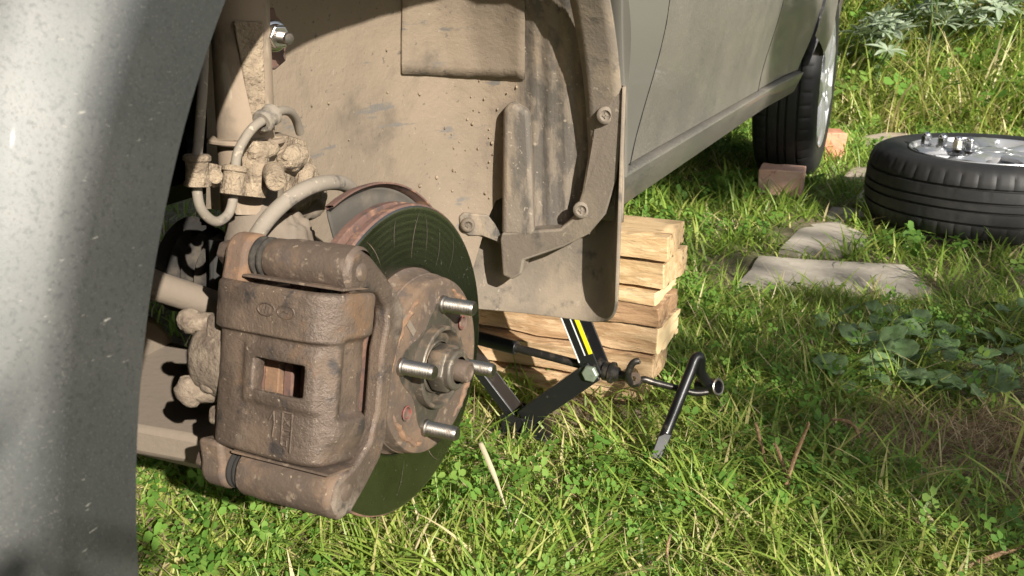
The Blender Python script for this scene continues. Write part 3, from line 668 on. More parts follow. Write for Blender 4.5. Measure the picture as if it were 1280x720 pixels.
# link bolt, nut and torn bracket at the top
lb = at(349, 46, X=-.125); bx_ = Vector((.86, -.35, -.05)).normalized()
tabm = MB().prism([at(x, y, X=-.140) for x, y in ((330, 12), (343, 9), (346, 20), (352, 26), (360, 44), (357, 66), (358, 76), (344, 88), (332, 84), (326, 50))], Vector((-.004, .003, 0)))
tb_o = build(tabm, 'link_bracket', 'rust_red', stp, bevel=.0015)
build(MB().lathe([(.0042, .000), (.0042, .004)] + sum([[(.0040, .004 + .0011 * k), (.0048, .0046 + .0011 * k)] for k in range(12)], []) + [(.004, .0185), (0, .019)], lb - bx_ * .004, bx_, 20), 'link_bolt', 'steel', tb_o, angle=20)
nb = MB().lathe([(.0125, -.009), (.0125, -.0065), (.0115, -.0055), (.0095, -.005)], lb, bx_, 32); nb.lathe([(.0088, -.0058), (.0098, -.0048), (.0098, .001), (.0088, .0022), (.0050, .0022)], lb, bx_, 6)
build(nb, 'link_nut', 'zinc', tb_o, bevel=.0006)
# knuckle and its mud
kn = MB()
kn.prism([at(x, y, X=-.128) for x, y in ((302, 180), (330, 172), (360, 170), (384, 178), (392, 205), (402, 236), (392, 256), (368, 262), (340, 246), (318, 240), (304, 222))], Vector((-.02, .014, 0)))
kn.lump(at(368, 196, X=-.124), (.010, .020, .012), .12, 55, 11, 72, 48); kn.lump(at(385, 232, X=-.126), (.008, .020, .018), .14, 60, 12, 72, 48)
kn.lump(at(330, 188, X=-.122), (.008, .016, .007), .12, 60, 13, 72, 48); kn.lump(at(372, 250, X=-.124), (.008, .018, .010), .14, 60, 16, 72, 48)
kn.tube([at(316, 246, X=-.126), at(322, 178, X=-.126)], .010, 14)
kno = build(kn, 'knuckle', 'mud', car, angle=70, bevel=.002)
k2 = MB().tube([at(316, 225, X=-.150), at(322, 262, X=-.146), at(318, 325, X=-.145)], [.024, .023, .026], 28); k2.lump(at(372, 245, X=-.14), (.02, .03, .022), .12, 50, 17, 72, 48)
k2.tube([hub(-.16, 0, 0), hub(-.062, 0, 0)], [.04, .05], 28); k2.lump(hub(-.125, -.02, .06), (.03, .035, .06), .1, 40, 21, 72, 48)
build(k2, 'knuckle_body', 'arm', kno, angle=70)
pc = at(343, 221, X=-.105); pd_ = Vector((.62, -.72, -.12)).normalized()
build(MB().lathe([(0, .012), (.0066, .012), (.0076, .0112), (.0082, .009), (.0086, -.012)], pc, pd_, 28), 'clamp_bolt', 'mud', kno)
build(MB().lathe([(.018, 0), (.029, .0), (.0305, .0012), (.0305, .003), (.029, .0042), (.018, .0042)], s0.lerp(s1_, .285 / 1.75), sd, 40), 'seat_plate', 'strut', stp)
# speed sensor cable with its grommets
def Xc(px, py, x=-.115): return at(px, py, X=x)
cbl = MB().tube(catmull([Xc(262, -60, -.2), Xc(257, 20, -.16), Xc(253, 110, -.125), Xc(249, 165, -.12), Xc(246, 200), Xc(246, 235), Xc(250, 258), Xc(260, 272), Xc(272, 277), Xc(285, 268), Xc(291, 250), Xc(293, 225), Xc(296, 195), Xc(305, 175, -.113), Xc(318, 158, -.11), Xc(335, 147, -.11), Xc(350, 139, -.112), Xc(362, 140, -.118), Xc(370, 150, -.125), Xc(375, 166, -.13)], 6), .0036, 12)
cb_o = build(cbl, 'sensor_cable', 'hose', car)
def grommet(px0, py0, px1, py1, r, x=-.113, mat='mud'):
    p, q = at(px0, py0, X=x), at(px1, py1, X=x); d = (q - p); L = d.length
    build(MB().lathe([(.004, 0), (r * .95, 0), (r * 1.12, .0012), (r * 1.12, .004), (r * .95, .005), (r * .92, L * .5), (r * .95, L - .004), (r * 1.08, L - .003), (r * 1.08, L - .0005), (r * .9, L), (.004, L)], p, d, 28), 'grommet', mat, cb_o)
grommet(246, 193, 247, 233, .0085); grommet(294, 207, 290, 244, .0082); grommet(327, 153, 341, 142, .0078, -.11, 'hose')
kb = MB().prism([Xc(x, y, -.122) for x, y in ((256, 203), (272, 206), (287, 212), (287, 224), (276, 232), (266, 236), (262, 224), (256, 221))], (-.003, .002, 0)); build(kb, 'cable_bracket', 'mud', cb_o, bevel=.001)
build(MB().lathe([(0, .008), (.0045, .008), (.0055, .0065), (.0055, 0)], Xc(268, 219, -.118), Vector((.7, -.7, 0)), 18), 'bracket_bolt', 'mud', cb_o)
# thick brake hose
bh = MB().tube(catmull([at(300, 330, X=-.12), at(322, 292, X=-.105), at(340, 268, X=-.098), at(365, 246, X=-.09), at(392, 232, X=-.085), at(418, 228, X=-.085), at(436, 234, X=-.09), at(446, 252, X=-.1)], 6), .0062, 16)
build(bh, 'brake_hose', 'hose', car)
# tie rod, lower arm, dark driveshaft boot
build(MB().tube([at(150, 338, X=-.24), at(200, 359, X=-.225), at(262, 379, X=-.20), at(285, 388, X=-.19)], [.0125, .0125, .0125, .0125], 24), 'tie_rod', 'arm', car)
la = MB().prism([at(x, y, X=-.37) for x, y in ((150, 390), (196, 398), (216, 420), (230, 470), (245, 520), (262, 552), (262, 588), (225, 578), (150, 556))], (-.05, 0.01, 0))
lao = build(la, 'lower_arm', 'arm', car, bevel=.006)
build(MB().prism([at(x, y, X=-.362) for x, y in ((140, 520), (200, 537), (262, 556), (262, 589), (222, 580), (140, 560))], (-.04, 0, 0)), 'arm_flange', 'arm', lao, bevel=.004)
ca_ = [(-.075, -.012), (-.085, .022), (-.15, .05), (-.30, .09), (-.46, .10), (-.46, -.09), (-.34, -.085), (-.22, -.048), (-.14, -.034), (-.085, -.03)]
build(MB().prism([hub(a, v, -.128 + .03 * sm(-.1, -.4, a)) for a, v in ca_], HW * .030), 'control_arm', 'arm', car, bevel=.006)
build(MB().lump(hub(-.088, -.002, -.105), (.024, .024, .03), .06, 40, 31), 'ball_joint', 'black_rubber', car)
bp = []
for k in range(7): bp += [(.045 - .003 * k, k * .012), (.034 - .003 * k, k * .012 + .006)]
build(MB().lathe(bp, at(232, 330, X=-.27), Vector((1, .05, -.1)), 28), 'shaft_boot', 'black_rubber', car)
build(MB().tube([at(270, 300, X=-.2), at(271, 345, X=-.2), at(268, 375, X=-.2)], .006, 10), 'link_rod', 'under', car)

# ------------------------------------------------------------------ wheels
def wheel_mesh(root, phase=0., spokes_as_parts=False):
    """tyre and alloy rim about the local Z axis, outer face up"""
    SEG = 288; OV = WL[root].copy()
    P = [(.196, .078), (.203, .086), (.215, .0905), (.235, .0945), (.252, .0955), (.262, .094), (.274, .090), (.2755, .0905), (.284, .086), (.2905, .079), (.2945, .071), (.2985, .062), (.3005, .054), (.3005, .047), (.294, .0462), (.294, .0408), (.3030, .040), (.3040, .026), (.3040, .0145), (.297, .0138), (.297, .0082), (.3046, .0075)]
    P = P + [(r, -z) for r, z in P[::-1]]
    def tread(k, j, th, r, h):
        ah = abs(h)
        if .056 < ah < .0795 and k % 6 == 0: r -= .0026
        elif .0465 < ah < .056 and k % 6 == 0: r -= .002
        elif .0145 < ah < .0405 and (k + (2 if h > 0 else 0)) % 12 == 0: r -= .0014
        return r, h
    ty = build(MB().lathe(P, OV, None, SEG, fr=((0, 0, 1), (1, 0, 0), (0, 1, 0)), rf=tread), 'tyre', 'tyre', root, angle=28)
    fr = ((0, 0, 1), (1, 0, 0), (0, 1, 0))
    rim = MB().lathe([(.198, .080), (.2045, .0885), (.2035, .0915), (.1990, .0905), (.1945, .084), (.1925, .070), (.188, .058), (.183, .045), (.176, -.02), (.178, -.07), (.2, -.088), (.204, -.09)], OV, None, 96, fr=fr)
    rim.lathe([(.030, .088), (.034, .0915), (.045, .0910), (.066, .0885), (.074, .084), (.076, .035), (.03, .03)], OV, None, 64, fr=fr)
    for k in range(4):      # lug seats around the centre
        rim.lathe([(.0145, .0892), (.0135, .0915), (.0115, .0915), (.0105, .086), (.010, .074), (0, .074)], OV + Vector((.05 * math.cos(R(45 + 90 * k)), .05 * math.sin(R(45 + 90 * k)), 0)), None, 20, fr=fr)
    ro = build(rim, 'rim', 'alloy', root, angle=30)
    sp_all = MB(); ns = 7
    for k in range(ns):
        a = 2 * math.pi * k / ns + phase; d = Vector((math.cos(a), math.sin(a), 0)); n = Vector((-d.y, d.x, 0)); m = MB()
        pts = [(.060, .023, .0885), (.095, .020, .0915), (.140, .026, .0945), (.176, .038, .0945), (.1935, .048, .0895)]
        V = []
        for r, w, z in pts:
            for x_, dz in ((-w, -.012), (-w, -.003), (-w * .72, 0), (0, .0022), (w * .72, 0), (w, -.003), (w, -.012), (0, -.018)): V.append(OV + d * r + n * x_ + Vector((0, 0, z + dz)))
        F = [(i * 8 + q, i * 8 + (q + 1) % 8, (i + 1) * 8 + (q + 1) % 8, (i + 1) * 8 + q) for i in range(len(pts) - 1) for q in range(8)]
        m.add(V, F)
        if spokes_as_parts: build(m, 'spoke', 'alloy', ro, angle=30)
        else: sp_all.add(m.v, m.f)
    if not spokes_as_parts: build(sp_all, 'spokes', 'alloy', root, angle=30)
    build(MB().lathe([(0, .094), (.024, .0935), (.029, .0915), (.031, .086)], OV, None, 40, fr=fr), 'centre_cap', 'alloy', ro)
    return ty, ro
lw = thing('loose_wheel', 'wheel with black tyre and silver alloy rim lying flat on the grass', 'wheel', (.52, 2.16, .116))
wheel_mesh(lw, R(199), True)
rw = link(bpy.data.objects.new('rear_wheel', None), car, Vector((-.045, 2.63, .312)) - WL[car])
rw['label'] = 'rear wheel with silver rim chocked by bricks'
wheel_mesh(rw, .3)
rw.rotation_euler = (0, R(90), 0)
build(MB().lathe([(0, .03), (.15, .03), (.155, .02), (.155, -.04)], (0, 0, 0), None, 40, fr=((1, 0, 0), (0, 1, 0), (0, 0, 1))), 'brake_drum', 'alloy_dark', rw).location = (0, 0, 0)
dr = [o for o in rw.children if o.name.startswith('brake_drum')][0]
for v in dr.data.vertices: v.co = Vector(v.co) + WL[rw]
dr.data.transform(Matrix.Rotation(R(-90), 4, 'Y'))

# lug nuts standing on the rim
def lug_nut(x, y, z, tilt, label):
    t = thing('lug_nut', label, 'nut', (x, y, z), 'lug nuts on the loose wheel')
    fr = ((0, 0, 1), (1, 0, 0), (0, 1, 0)); o = Vector((x, y, z))
    build(MB().lathe([(.0075, 0), (.0115, .006), (.0125, .007), (.0125, .0085), (.0110, .009)], o, None, 28, fr=fr), 'cone_seat', 'chrome', t)
    build(MB().lathe([(.0100, .0085), (.0110, .0095), (.0110, .0255), (.0100, .0268), (.006, .0268)], o, None, 6, fr=fr), 'hex_body', 'chrome', t, angle=20, bevel=.0006)
    build(MB().lathe([(.0088, .0265), (.0085, .0295), (.0065, .0325), (.003, .0342), (0, .0345)], o, None, 24, fr=fr), 'domed_cap', 'chrome', t)
    t.rotation_euler = tilt; t.scale = (1.2, 1.2, 1.25); return t
for px, py, tl, lb_ in ((1157, 183, (0, 0, .2), 'chrome lug nut on the rim edge, leftmost of the four'), (1176, 185.5, (.05, .05, .7), 'chrome lug nut on the rim, second from the left end'),
                     (1196, 189, (-.08, .03, .4), 'chrome lug nut on the rim, touching the rightmost nut from the left'), (1210.5, 189.5, (.1, -.1, .9), 'chrome lug nut on the rim, rightmost of the four')):
    p = at(px, py, Z=.2055 if px < 1165 else .209); lug_nut(p.x, p.y, p.z - .004, tl, lb_)

# ------------------------------------------------------------------ bricks
def brick(name, mat, c, d, rz, seed, label):
    rot = Matrix.Rotation(rz, 3, 'Z'); m = MB(); n = 6; r_ = random.Random(seed)
    def face(o, u, v):
        def fn(a, b_):
            q = Vector(o) + Vector(u) * a + Vector(v) * b_; e = Vector((q.x * d[0], q.y * d[1], q.z * d[2]))
            cut = Vector((mnoise.noise(e * 25 + Vector((seed, 0, 0))), mnoise.noise(e * 25 + Vector((0, seed, 4))), mnoise.noise(e * 25 + Vector((2, 0, seed))))) * .0032
            return rot @ (e + cut) + Vector(c)
        m.grid(fn, n, n)
    face((-.5, -.5, .5), (1, 0, 0), (0, 1, 0)); face((-.5, -.5, -.5), (0, 1, 0), (1, 0, 0))
    face((-.5, -.5, -.5), (1, 0, 0), (0, 0, 1)); face((-.5, .5, -.5), (0, 0, 1), (1, 0, 0))
    face((-.5, -.5, -.5), (0, 0, 1), (0, 1, 0)); face((.5, -.5, -.5), (0, 1, 0), (0, 0, 1))
    return build(m, name, mat, None, c, angle=40, bevel=.003, label=label, cat='brick', group='bricks chocking the rear wheel')
brick('brick', 'brick_pink', (-.030, 2.345, .047), (.130, .10, .078), R(3), 3, 'pinkish brick in front of the rear tyre on the grass')
brick('brick', 'brick_orange', (.028, 3.0, .052), (.12, .11, .105), R(18), 5, 'orange brick behind the rear tyre, half hidden')

# ------------------------------------------------------------------ stepping stones
STONES = []
def stone(pts, mat, label, th=.03, top=.007):
    P = [at(x, y, Z=top) for x, y in pts]; c = sum(P, Vector()) / len(P); Q = []
    for i in range(len(P)):
        a, b_ = P[i], P[(i + 1) % len(P)]
        for k in range(5):
            q = a.lerp(b_, k / 5); d = (q - c); q = q + d * .035 * mnoise.noise(q * 11); Q.append(q)
    STONES.append(np.array([(q.x, q.y) for q in Q])); n = len(Q); V = []; F = []
    for f, dz in ((1.0, -th), (1.0, -.006), (.985, -.001), (.94, 0), (.7, .001), (.4, .001), (.12, .001)):
        V += [c + (q - c) * f + Vector((0, 0, dz + .0007 * mnoise.noise((c + (q - c) * f) * 9))) for q in Q]
    F = [(r * n + i, r * n + (i + 1) % n, (r + 1) * n + (i + 1) % n, (r + 1) * n + i) for r in range(6) for i in range(n)] + [tuple(range(6 * n, 7 * n))]
    return build(MB().add(V, F), 'stepping_stone', mat, None, (c.x, c.y, 0), angle=50, label=label, cat='paving stone', group='stepping stones in the grass')
stone([(915, 362), (949, 319), (1040, 325), (1133, 330), (1186, 378), (1060, 368)], 'slab', 'large flat grey stone slab, longest of the path')
stone([(974, 310), (1004, 280), (1048, 276), (1102, 301), (1050, 319), (1000, 317)], 'slab', 'mid sized angular grey stone behind the longest slab')
stone([(1032, 270), (1040, 258), (1076, 260), (1082, 270), (1050, 277)], 'slab', 'small grey stone nearest the tyre of the lying wheel, lowest of two')
stone([(1068, 248), (1078, 236), (1104, 236), (1104, 252), (1080, 255)], 'slab', 'small grey stone half under the left side of the lying tyre')
stone([(1054, 220), (1066, 209), (1096, 208), (1098, 222), (1070, 225)], 'slab_pink', 'small pale stone between the rear wheel and the lying wheel')
stone([(1072, 184), (1078, 170), (1108, 165), (1140, 166), (1150, 178), (1110, 186)], 'slab_pink', 'pinkish stone in sunlight at the foot of the grassy bank')

# ------------------------------------------------------------------ stack of sawn wood under the sill
def block(x0, x1, yf, dep, z0, z1, rz, mat, label, seed, end='wood_end'):
    c = Vector(((x0 + x1) / 2, yf + dep / 2, (z0 + z1) / 2)); d = Vector((x1 - x0, dep, z1 - z0)); rot = Matrix.Rotation(rz, 3, 'Z')
    piv = Vector((x1, yf, 0)); r_ = random.Random(seed); m = MB()
    def fn_face(o, u, v, nu, nv):
        def fn(a, b_):
            q = Vector(o) + Vector(u) * a + Vector(v) * b_; e = Vector((q.x * d.x, q.y * d.y, q.z * d.z))
            j = Vector((mnoise.noise(e * Vector((8, 30, 30)).length * .4 + Vector((seed, 0, 0))) * .005, mnoise.noise(Vector((e.x * 14, e.y * 50, e.z * 60 + seed))) * .0038 + mnoise.noise(Vector((e.x * 60, e.y * 90, e.z * 220 + seed))) * .0018, mnoise.noise(Vector((e.x * 12 + seed, e.y * 40, e.z * 40))) * .0032))
            w = e + c + j; w = rot @ (w - piv) + piv; w.z = max(w.z, .0); return w
        m.grid(fn, nu, nv)
    fn_face((-.5, -.5, .5), (1, 0, 0), (0, 1, 0), 16, 6); fn_face((-.5, -.5, -.5), (0, 1, 0), (1, 0, 0), 6, 16)
    fn_face((-.5, -.5, -.5), (1, 0, 0), (0, 0, 1), 40, 8); fn_face((-.5, .5, -.5), (0, 0, 1), (1, 0, 0), 4, 16)
    fn_face((-.5, -.5, -.5), (0, 0, 1), (0, 1, 0), 4, 6); fn_face((.5, -.5, -.5), (0, 1, 0), (0, 0, 1), 12, 8)
    o = build(m, 'wood_block', mat, None, (c.x, c.y, z0), angle=40, bevel=.002, label=label, cat='wood block', group='stacked wood blocks under the sill')
    if end: 
        o.data.materials.append(M[end])
        for p in o.data.polygons:
            if abs(p.normal.x) > .8: p.material_index = 1
    return o
YS = .73
def zx(px, py): p = at(px, py, Y=YS); return p.x, p.z
rows = [((836, 296), (832, 328), 'wood_light', 1.5, .115, 'pale thick wood block, topmost of the stack', None),
        ((830, 330), (825, 364), 'wood_light', -3.5, .12, 'pale wood block second from the top, end skewed outward', None),
        ((820, 366), (820, 383), 'wood_light', -2, .115, 'thin board with a bright pale end, third from the top', 'wood_end'),
        ((825, 384), (823, 411), 'wood_bark', -1, .105, 'dark brown barky wood block, middle of the stack', None),
        ((822, 412), (820, 447), 'wood_mid', -4, .11, 'brown wood block third from the bottom, split pale edge', 'wood_end'),
        ((818, 448), (817, 481), 'wood_mid', 2, .10, 'brown wood block second from the bottom behind the jack pivot', None),
        ((806, 482), (804, 512), 'wood_mid', 5, .10, 'bottom wood block of the stack sunk in the grass', None)]
for i, (a, b_, mt, rz, dep, lb_, en) in enumerate(rows):
    xa, za = zx(*a); xb, zb = zx(*b_)
    if i == 6: zb = -.002
    block(-.33 + .02 * math.sin(i * 2.3), xa, YS + .003 * math.sin(i * 1.9), dep, zb + .0025, za - .001, R(rz), mt, lb_, i * 3 + 1, en)

# ------------------------------------------------------------------ scissor jack
jk = thing('scissor_jack', 'black scissor jack with a yellow stripe standing under the sill', 'car jack', (-.155, .575, 0))
JR, JL, JB, JT = Vector((-.038, .56, .123)), Vector((-.272, .585, .135)), Vector((-.155, .575, .028)), Vector((-.155, .575, .335))
jy = Vector((.10, .99, .0)).normalized()
def channel(p, q, w, h, t=.0028, flip=1):
    """U-shaped pressed steel arm between two pins"""
    d = (q - p).normalized(); n = d.cross(jy).normalized() * flip; m = MB(); L = (q - p).length; c = (p + q) / 2
    rot = Matrix((d, jy, n)).transposed()
    m.box(c + n * (h / 2 - t / 2), (L, w - .001, t), rot)
    for s in (-1, 1): m.box(c + jy * s * (w / 2), (L + .012, t, h), rot)
    return m
build(channel(JB + Vector((.014, 0, 0)), JR, .036, .030, flip=1), 'lower_arm', 'jack', jk, bevel=.0012)
build(channel(JB - Vector((.014, 0, 0)), JL, .030, .014, flip=-1), 'lower_arm', 'jack', jk, bevel=.0012)
ua = build(channel(JR, JT + Vector((.014, 0, 0)), .030, .028, flip=1), 'upper_arm', 'jack', jk, bevel=.0012)
build(channel(JL, JT - Vector((.014, 0, 0)), .030, .028, flip=-1), 'upper_arm', 'jack', jk, bevel=.0012)
d_ = (JT + Vector((.014, 0, 0)) - JR).normalized(); n_j = d_.cross(jy).normalized()
stm = MB(); rot_j = Matrix((d_, jy, n_j)).transposed(); cst = JR + d_ * .068
for s in (1, -1):
    pass
stm.box(cst - jy * .0167 - n_j * .0102, (.085, .0007, .0062), rot_j); build(stm, 'yellow_stripe', 'yellow', ua)
w2 = MB().box(cst - jy * .0166 + n_j * .0120, (.10, .0006, .0018), rot_j); w2.box(cst - jy * .0166 - n_j * .0008, (.085, .0006, .0016), rot_j); build(w2, 'white_line', 'white', ua)
build(MB().box((-.155, .575, .006), (.10, .07, .004)).box((-.155, .550, .018), (.05, .003, .024)).box((-.155, .600, .018), (.05, .003, .024)), 'base_plate', 'jack', jk, bevel=.001)
build(MB().box(JT + Vector((0, 0, .020)), (.055, .05, .006)).box(JT + Vector((-.024, 0, .033)), (.006, .05, .022)).box(JT + Vector((.024, 0, .033)), (.006, .05, .022)).box(JT, (.05, .026, .03)), 'saddle', 'jack', jk, bevel=.0015)
sdir = (JR - JL).normalized()
sm_ = []
L_ = (JR - JL).length
scr = MB().tube([JL, JL.lerp(JR, .5), JR], .0062, 16)
build(scr, 'screw_rod', 'jack_worn', jk, angle=60)
build(MB().tube([JL.lerp(JR, .02), JL.lerp(JR, .46)], .0105, 20), 'rod_sleeve', 'jack', jk, bevel=.001)
for P_, nm in ((JR, 'trunnion'), (JL, 'trunnion')):
    build(MB().tube([P_ - jy * .0195, P_ + jy * .0195], .0115, 20), nm, 'jack_worn', jk)
build(MB().lathe([(0, .0255), (.0105, .0255), (.0125, .0235), (.0125, .018), (.010, .0178)], JR, -jy, 6), 'hex_pin', 'hex', jk, angle=20, bevel=.0008)
cl_ = MB().lathe([(.0125, .012), (.0135, .013), (.0135, .021), (.0125, .022), (.0155, .0225), (.0155, .0265), (.011, .0275), (.0095, .034), (.0065, .036), (.0062, .046), (.0055, .05)], JR, sdir, 24)
build(cl_, 'thrust_collar', 'jack_worn', jk)
ec = JR + sdir * .058
build(MB().lathe([(.0035, -.003), (.0085, -.003), (.0088, 0), (.0085, .003), (.0035, .003)], ec, -jy + Vector((0, 0, .25)), 20, close=True), 'eye', 'rust', jk)
# crank rod hooked into the eye
def J(px, py, y): return at(px, py, Y=y)
hr = thing('crank_rod', 'bent dark steel rod hooked into the eye of the jack', 'rod', J(842, 484, .575))
build(MB().tube(catmull([J(799, 451, .545), J(792, 453, .542), J(787, 461, .541), J(785, 471, .543), J(789, 479, .552), J(797, 479, .566), J(804, 474, .570), J(818, 478, .576), J(845, 485, .59), J(868, 491, .60), J(884, 490, .61)], 5), .0048, 12), 'hook_rod', 'jack_worn', hr)
build(MB().tube([J(799, 451, .545), J(800, 450.5, .5455)], [.0052, .003], 12), 'rod_tip', 'steel', hr)
wr = thing('lug_wrench', 'black angled lug wrench leaning in the grass beside the wood stack', 'wrench', J(845, 510, .59))
w0, w1, w2_ = J(820, 572, .515), J(868, 452, .60), J(886, 482, .635)
bar = [w0, w0.lerp(w1, .22), w0.lerp(w1, .30), w0.lerp(w1, .9), w1 + Vector((.001, .002, .004)), w1 + Vector((.006, .008, .003)), w1.lerp(w2_, .4), w2_]
build(MB().tube(catmull(bar[:4], 4) + catmull(bar[3:], 5)[1:], .0078, 16), 'bar', 'jack', wr)
bd_ = (w1 - w0).normalized()
build(MB().prism([w0 - bd_ * .002 + Vector((-.0075, -.002, 0)), w0 - bd_ * .002 + Vector((.0065, .003, 0)), w0.lerp(w1, .24) + Vector((.009, .003, 0)), w0.lerp(w1, .26) + Vector((-.001, -.003, 0)), w0.lerp(w1, .22) + Vector((-.0085, -.003, 0))], Vector((.002, -.0085, .004))), 'flat_tip', 'jack', wr, bevel=.0015)
sk = Vector((.86, -.42, .26)).normalized()
build(MB().lathe([(.0075, -.024), (.0115, -.02), (.0118, .012), (.0105, .0135), (.0088, .0135), (.0085, .002), (0, .001)], w2_ + Vector((.002, .0, -.001)), sk, 24), 'socket', 'jack', wr)
build(MB().lathe([(.0100, .0128), (.0122, .0132), (.0124, .0150), (.0112, .0158), (.0092, .0155), (.0088, .0128)], w2_ + Vector((.002, 0, -.001)), sk, 24), 'socket_rim', 'steel', wr)

# ------------------------------------------------------------------ grass and small plants
def in_poly(x, y, poly):
    c = np.zeros(len(x), bool); j = len(poly) - 1
    for i in range(len(poly)):
        xi, yi = poly[i]; xj, yj = poly[j]
        c ^= ((yi > y) != (yj > y)) & (x < (xj - xi) * (y - yi) / (yj - yi + 1e-12) + xi); j = i
    return c
def vnoise(x, y, s, seed):
    """smooth value noise 0..1"""
    g = np.random.default_rng(seed).random((64, 64)); u, v = (x * s) % 64, (y * s) % 64; i, j = u.astype(int), v.astype(int); fu, fv = u - i, v - j
    fu, fv = fu * fu * (3 - 2 * fu), fv * fv * (3 - 2 * fv); i2, j2 = (i + 1) % 64, (j + 1) % 64
    return (g[i, j] * (1 - fu) + g[i2, j] * fu) * (1 - fv) + (g[i, j2] * (1 - fu) + g[i2, j2] * fu) * fv
def density(x, y):
    d = .45 + .55 * vnoise(x, y, 6, 1)
    for P in STONES: d[in_poly(x, y, P)] = 0.0
    d[(x - .52) ** 2 + (y - 2.16) ** 2 < .285 ** 2] = 0
    d[(x > -.33) & (x < .0) & (y > .74) & (y < .83)] = 0
    d[(np.abs(x + .03) < .066) & (np.abs(y - 2.345) < .05)] = 0
    s = ((x + .06) / .15) ** 2 + ((y - .66) / .09) ** 2; d *= np.clip(.12 + .88 * np.clip(s - .4, 0, 1), 0, 1)      # thin before the wood stack
    s = ((x - .50) / .22) ** 2 + ((y - .74) / .14) ** 2; d *= np.clip(.05 + .95 * np.clip(s - .5 + .5 * (vnoise(x, y, 14, 4) - .5), 0, 1), 0, 1)      # bare patch
    s = ((x - .48) / .28) ** 2 + ((y - 1.02) / .22) ** 2; d *= np.clip(.3 + .7 * np.clip(s - .3, 0, 1), 0, 1)
    s = ((x - .02) / .10) ** 2 + ((y - 1.50) / .2) ** 2; d *= np.clip(.08 + .9 * np.clip(s - .4, 0, 1), 0, 1)
    s = ((x - .09) / .06) ** 2 + ((y - 1.85) / .2) ** 2; d *= np.clip(.2 + .8 * np.clip(s - .4, 0, 1), 0, 1)
    return d
def scatter(n, x0, x1, y0, y1, dens=density):
    out = np.zeros((0, 2))
    while len(out) < n:
        p = np.stack([rng.uniform(x0, x1, n), rng.uniform(y0, y1, n)], 1); out = np.concatenate([out, p[rng.random(n) < dens(p[:, 0], p[:, 1])]])
    return out[:n]
def blades(P, L, W, lean0, bend, K=4, drop=.004):
    """curved tapering blades as quads; returns vertices and faces"""
    n = len(P); az = rng.uniform(0, 2 * np.pi, n); d = np.stack([np.cos(az), np.sin(az)], 1); side_ = np.stack([-d[:, 1], d[:, 0]], 1)
    tw = rng.normal(0, .5, n); side_ = side_ * np.cos(tw)[:, None] + d * np.sin(tw)[:, None]
    pos = np.concatenate([P, (gh(P[:, 0], P[:, 1]) - drop)[:, None]], 1); V = np.zeros((n, K + 1, 2, 3)); ph = lean0.copy()
    for k in range(K + 1):
        t = k / K; w = W * (.75 + .6 * t if t < .4 else .99 * (1 - t) / .6 + .02) * .5
        V[:, k, 0, :] = pos; V[:, k, 1, :] = pos; V[:, k, 0, :2] -= side_ * w[:, None]; V[:, k, 1, :2] += side_ * w[:, None]
        st = L / K; pos = pos.copy(); pos[:, :2] += d * (np.sin(ph) * st)[:, None]; pos[:, 2] += np.cos(ph) * st
        pos[:, 2] = np.maximum(pos[:, 2], gh(pos[:, 0], pos[:, 1]) + .003); ph = np.minimum(ph + bend / K, 2.4)
    b = (np.arange(n) * (K + 1) * 2)[:, None]; ks = np.arange(K)[None, :] * 2
    F = np.stack([b + ks, b + ks + 1, b + ks + 3, b + ks + 2], -1).reshape(-1, 4)
    return V.reshape(-1, 3), F, (K + 1) * 2
def field(name, sets, mat, label, cat):
    Vs, Fs, Ts, o = [], [], [], 0
    for P, L, W, l0, bn, K, tint in sets:
        V, F, k = blades(P, L, W, l0, bn, K); Vs.append(V); Fs.append(F + o); Ts.append(np.repeat(tint, k)); o += len(V)
    return quick_mesh(name, np.concatenate(Vs), np.concatenate(Fs), mat, np.concatenate(Ts), 'stuff', label, cat)
def tints(n, P, straw=.12, mean=.42):
    t = np.clip(rng.normal(mean, .13, n) + .16 * (vnoise(P[:, 0], P[:, 1], 9, 8) - .5), 0, .68); s = rng.random(n) < straw; t[s] = rng.uniform(.72, 1, s.sum()); return t
U = lambda a, b_, n: rng.uniform(a, b_, n)
def gset(n, x0, x1, y0, y1, L, W, lean=(.1, 1.1), bend=(.2, 1.6), K=4, straw=.1, mean=.36, dens=density):
    P = scatter(n, x0, x1, y0, y1, dens); return (P, U(*L, n), U(*W, n), U(*lean, n), U(*bend, n), K, tints(n, P, straw, mean))
dall = lambda x, y: np.ones(len(x))
dclump = lambda x, y: density(x, y) * (vnoise(x, y, 7, 21) > .5)
field('grass', [gset(52000, -.75, .75, .0, 1.5, (.025, .075), (.0018, .0042), (.5, 1.5), (-.3, .9), 4, .17, .46), gset(9000, -.5, .75, .1, 1.4, (.07, .13), (.0028, .0055), (.6, 1.45), (.2, 1.2), 6, .10, .52, dclump),
                gset(34000, -1.3, 1.5, 1.4, 3.8, (.03, .085), (.003, .006), (.5, 1.4), (-.2, 1.0), 3), gset(6000, -.9, 1.4, 1.4, 3.7, (.07, .14), (.004, .007), (.2, 1.1), (.4, 1.6), 4, .05, .42, dclump),
                gset(16000, -3, 3.5, -2, 0.1, (.04, .1), (.004, .008), K=2), gset(14000, .75, 3.5, 0, 3.8, (.04, .1), (.004, .008), K=2), gset(9000, -3, -.75, 0, 3.8, (.04, .1), (.004, .008), K=2)],
      'grass', 'short trampled green grass growing over the ground around the car', 'grass')
bank_d = lambda x, y: np.clip((y - 3.62 - .12 * x) * 6, 0, 1) * (.3 + .7 * vnoise(x, y, 5, 12))
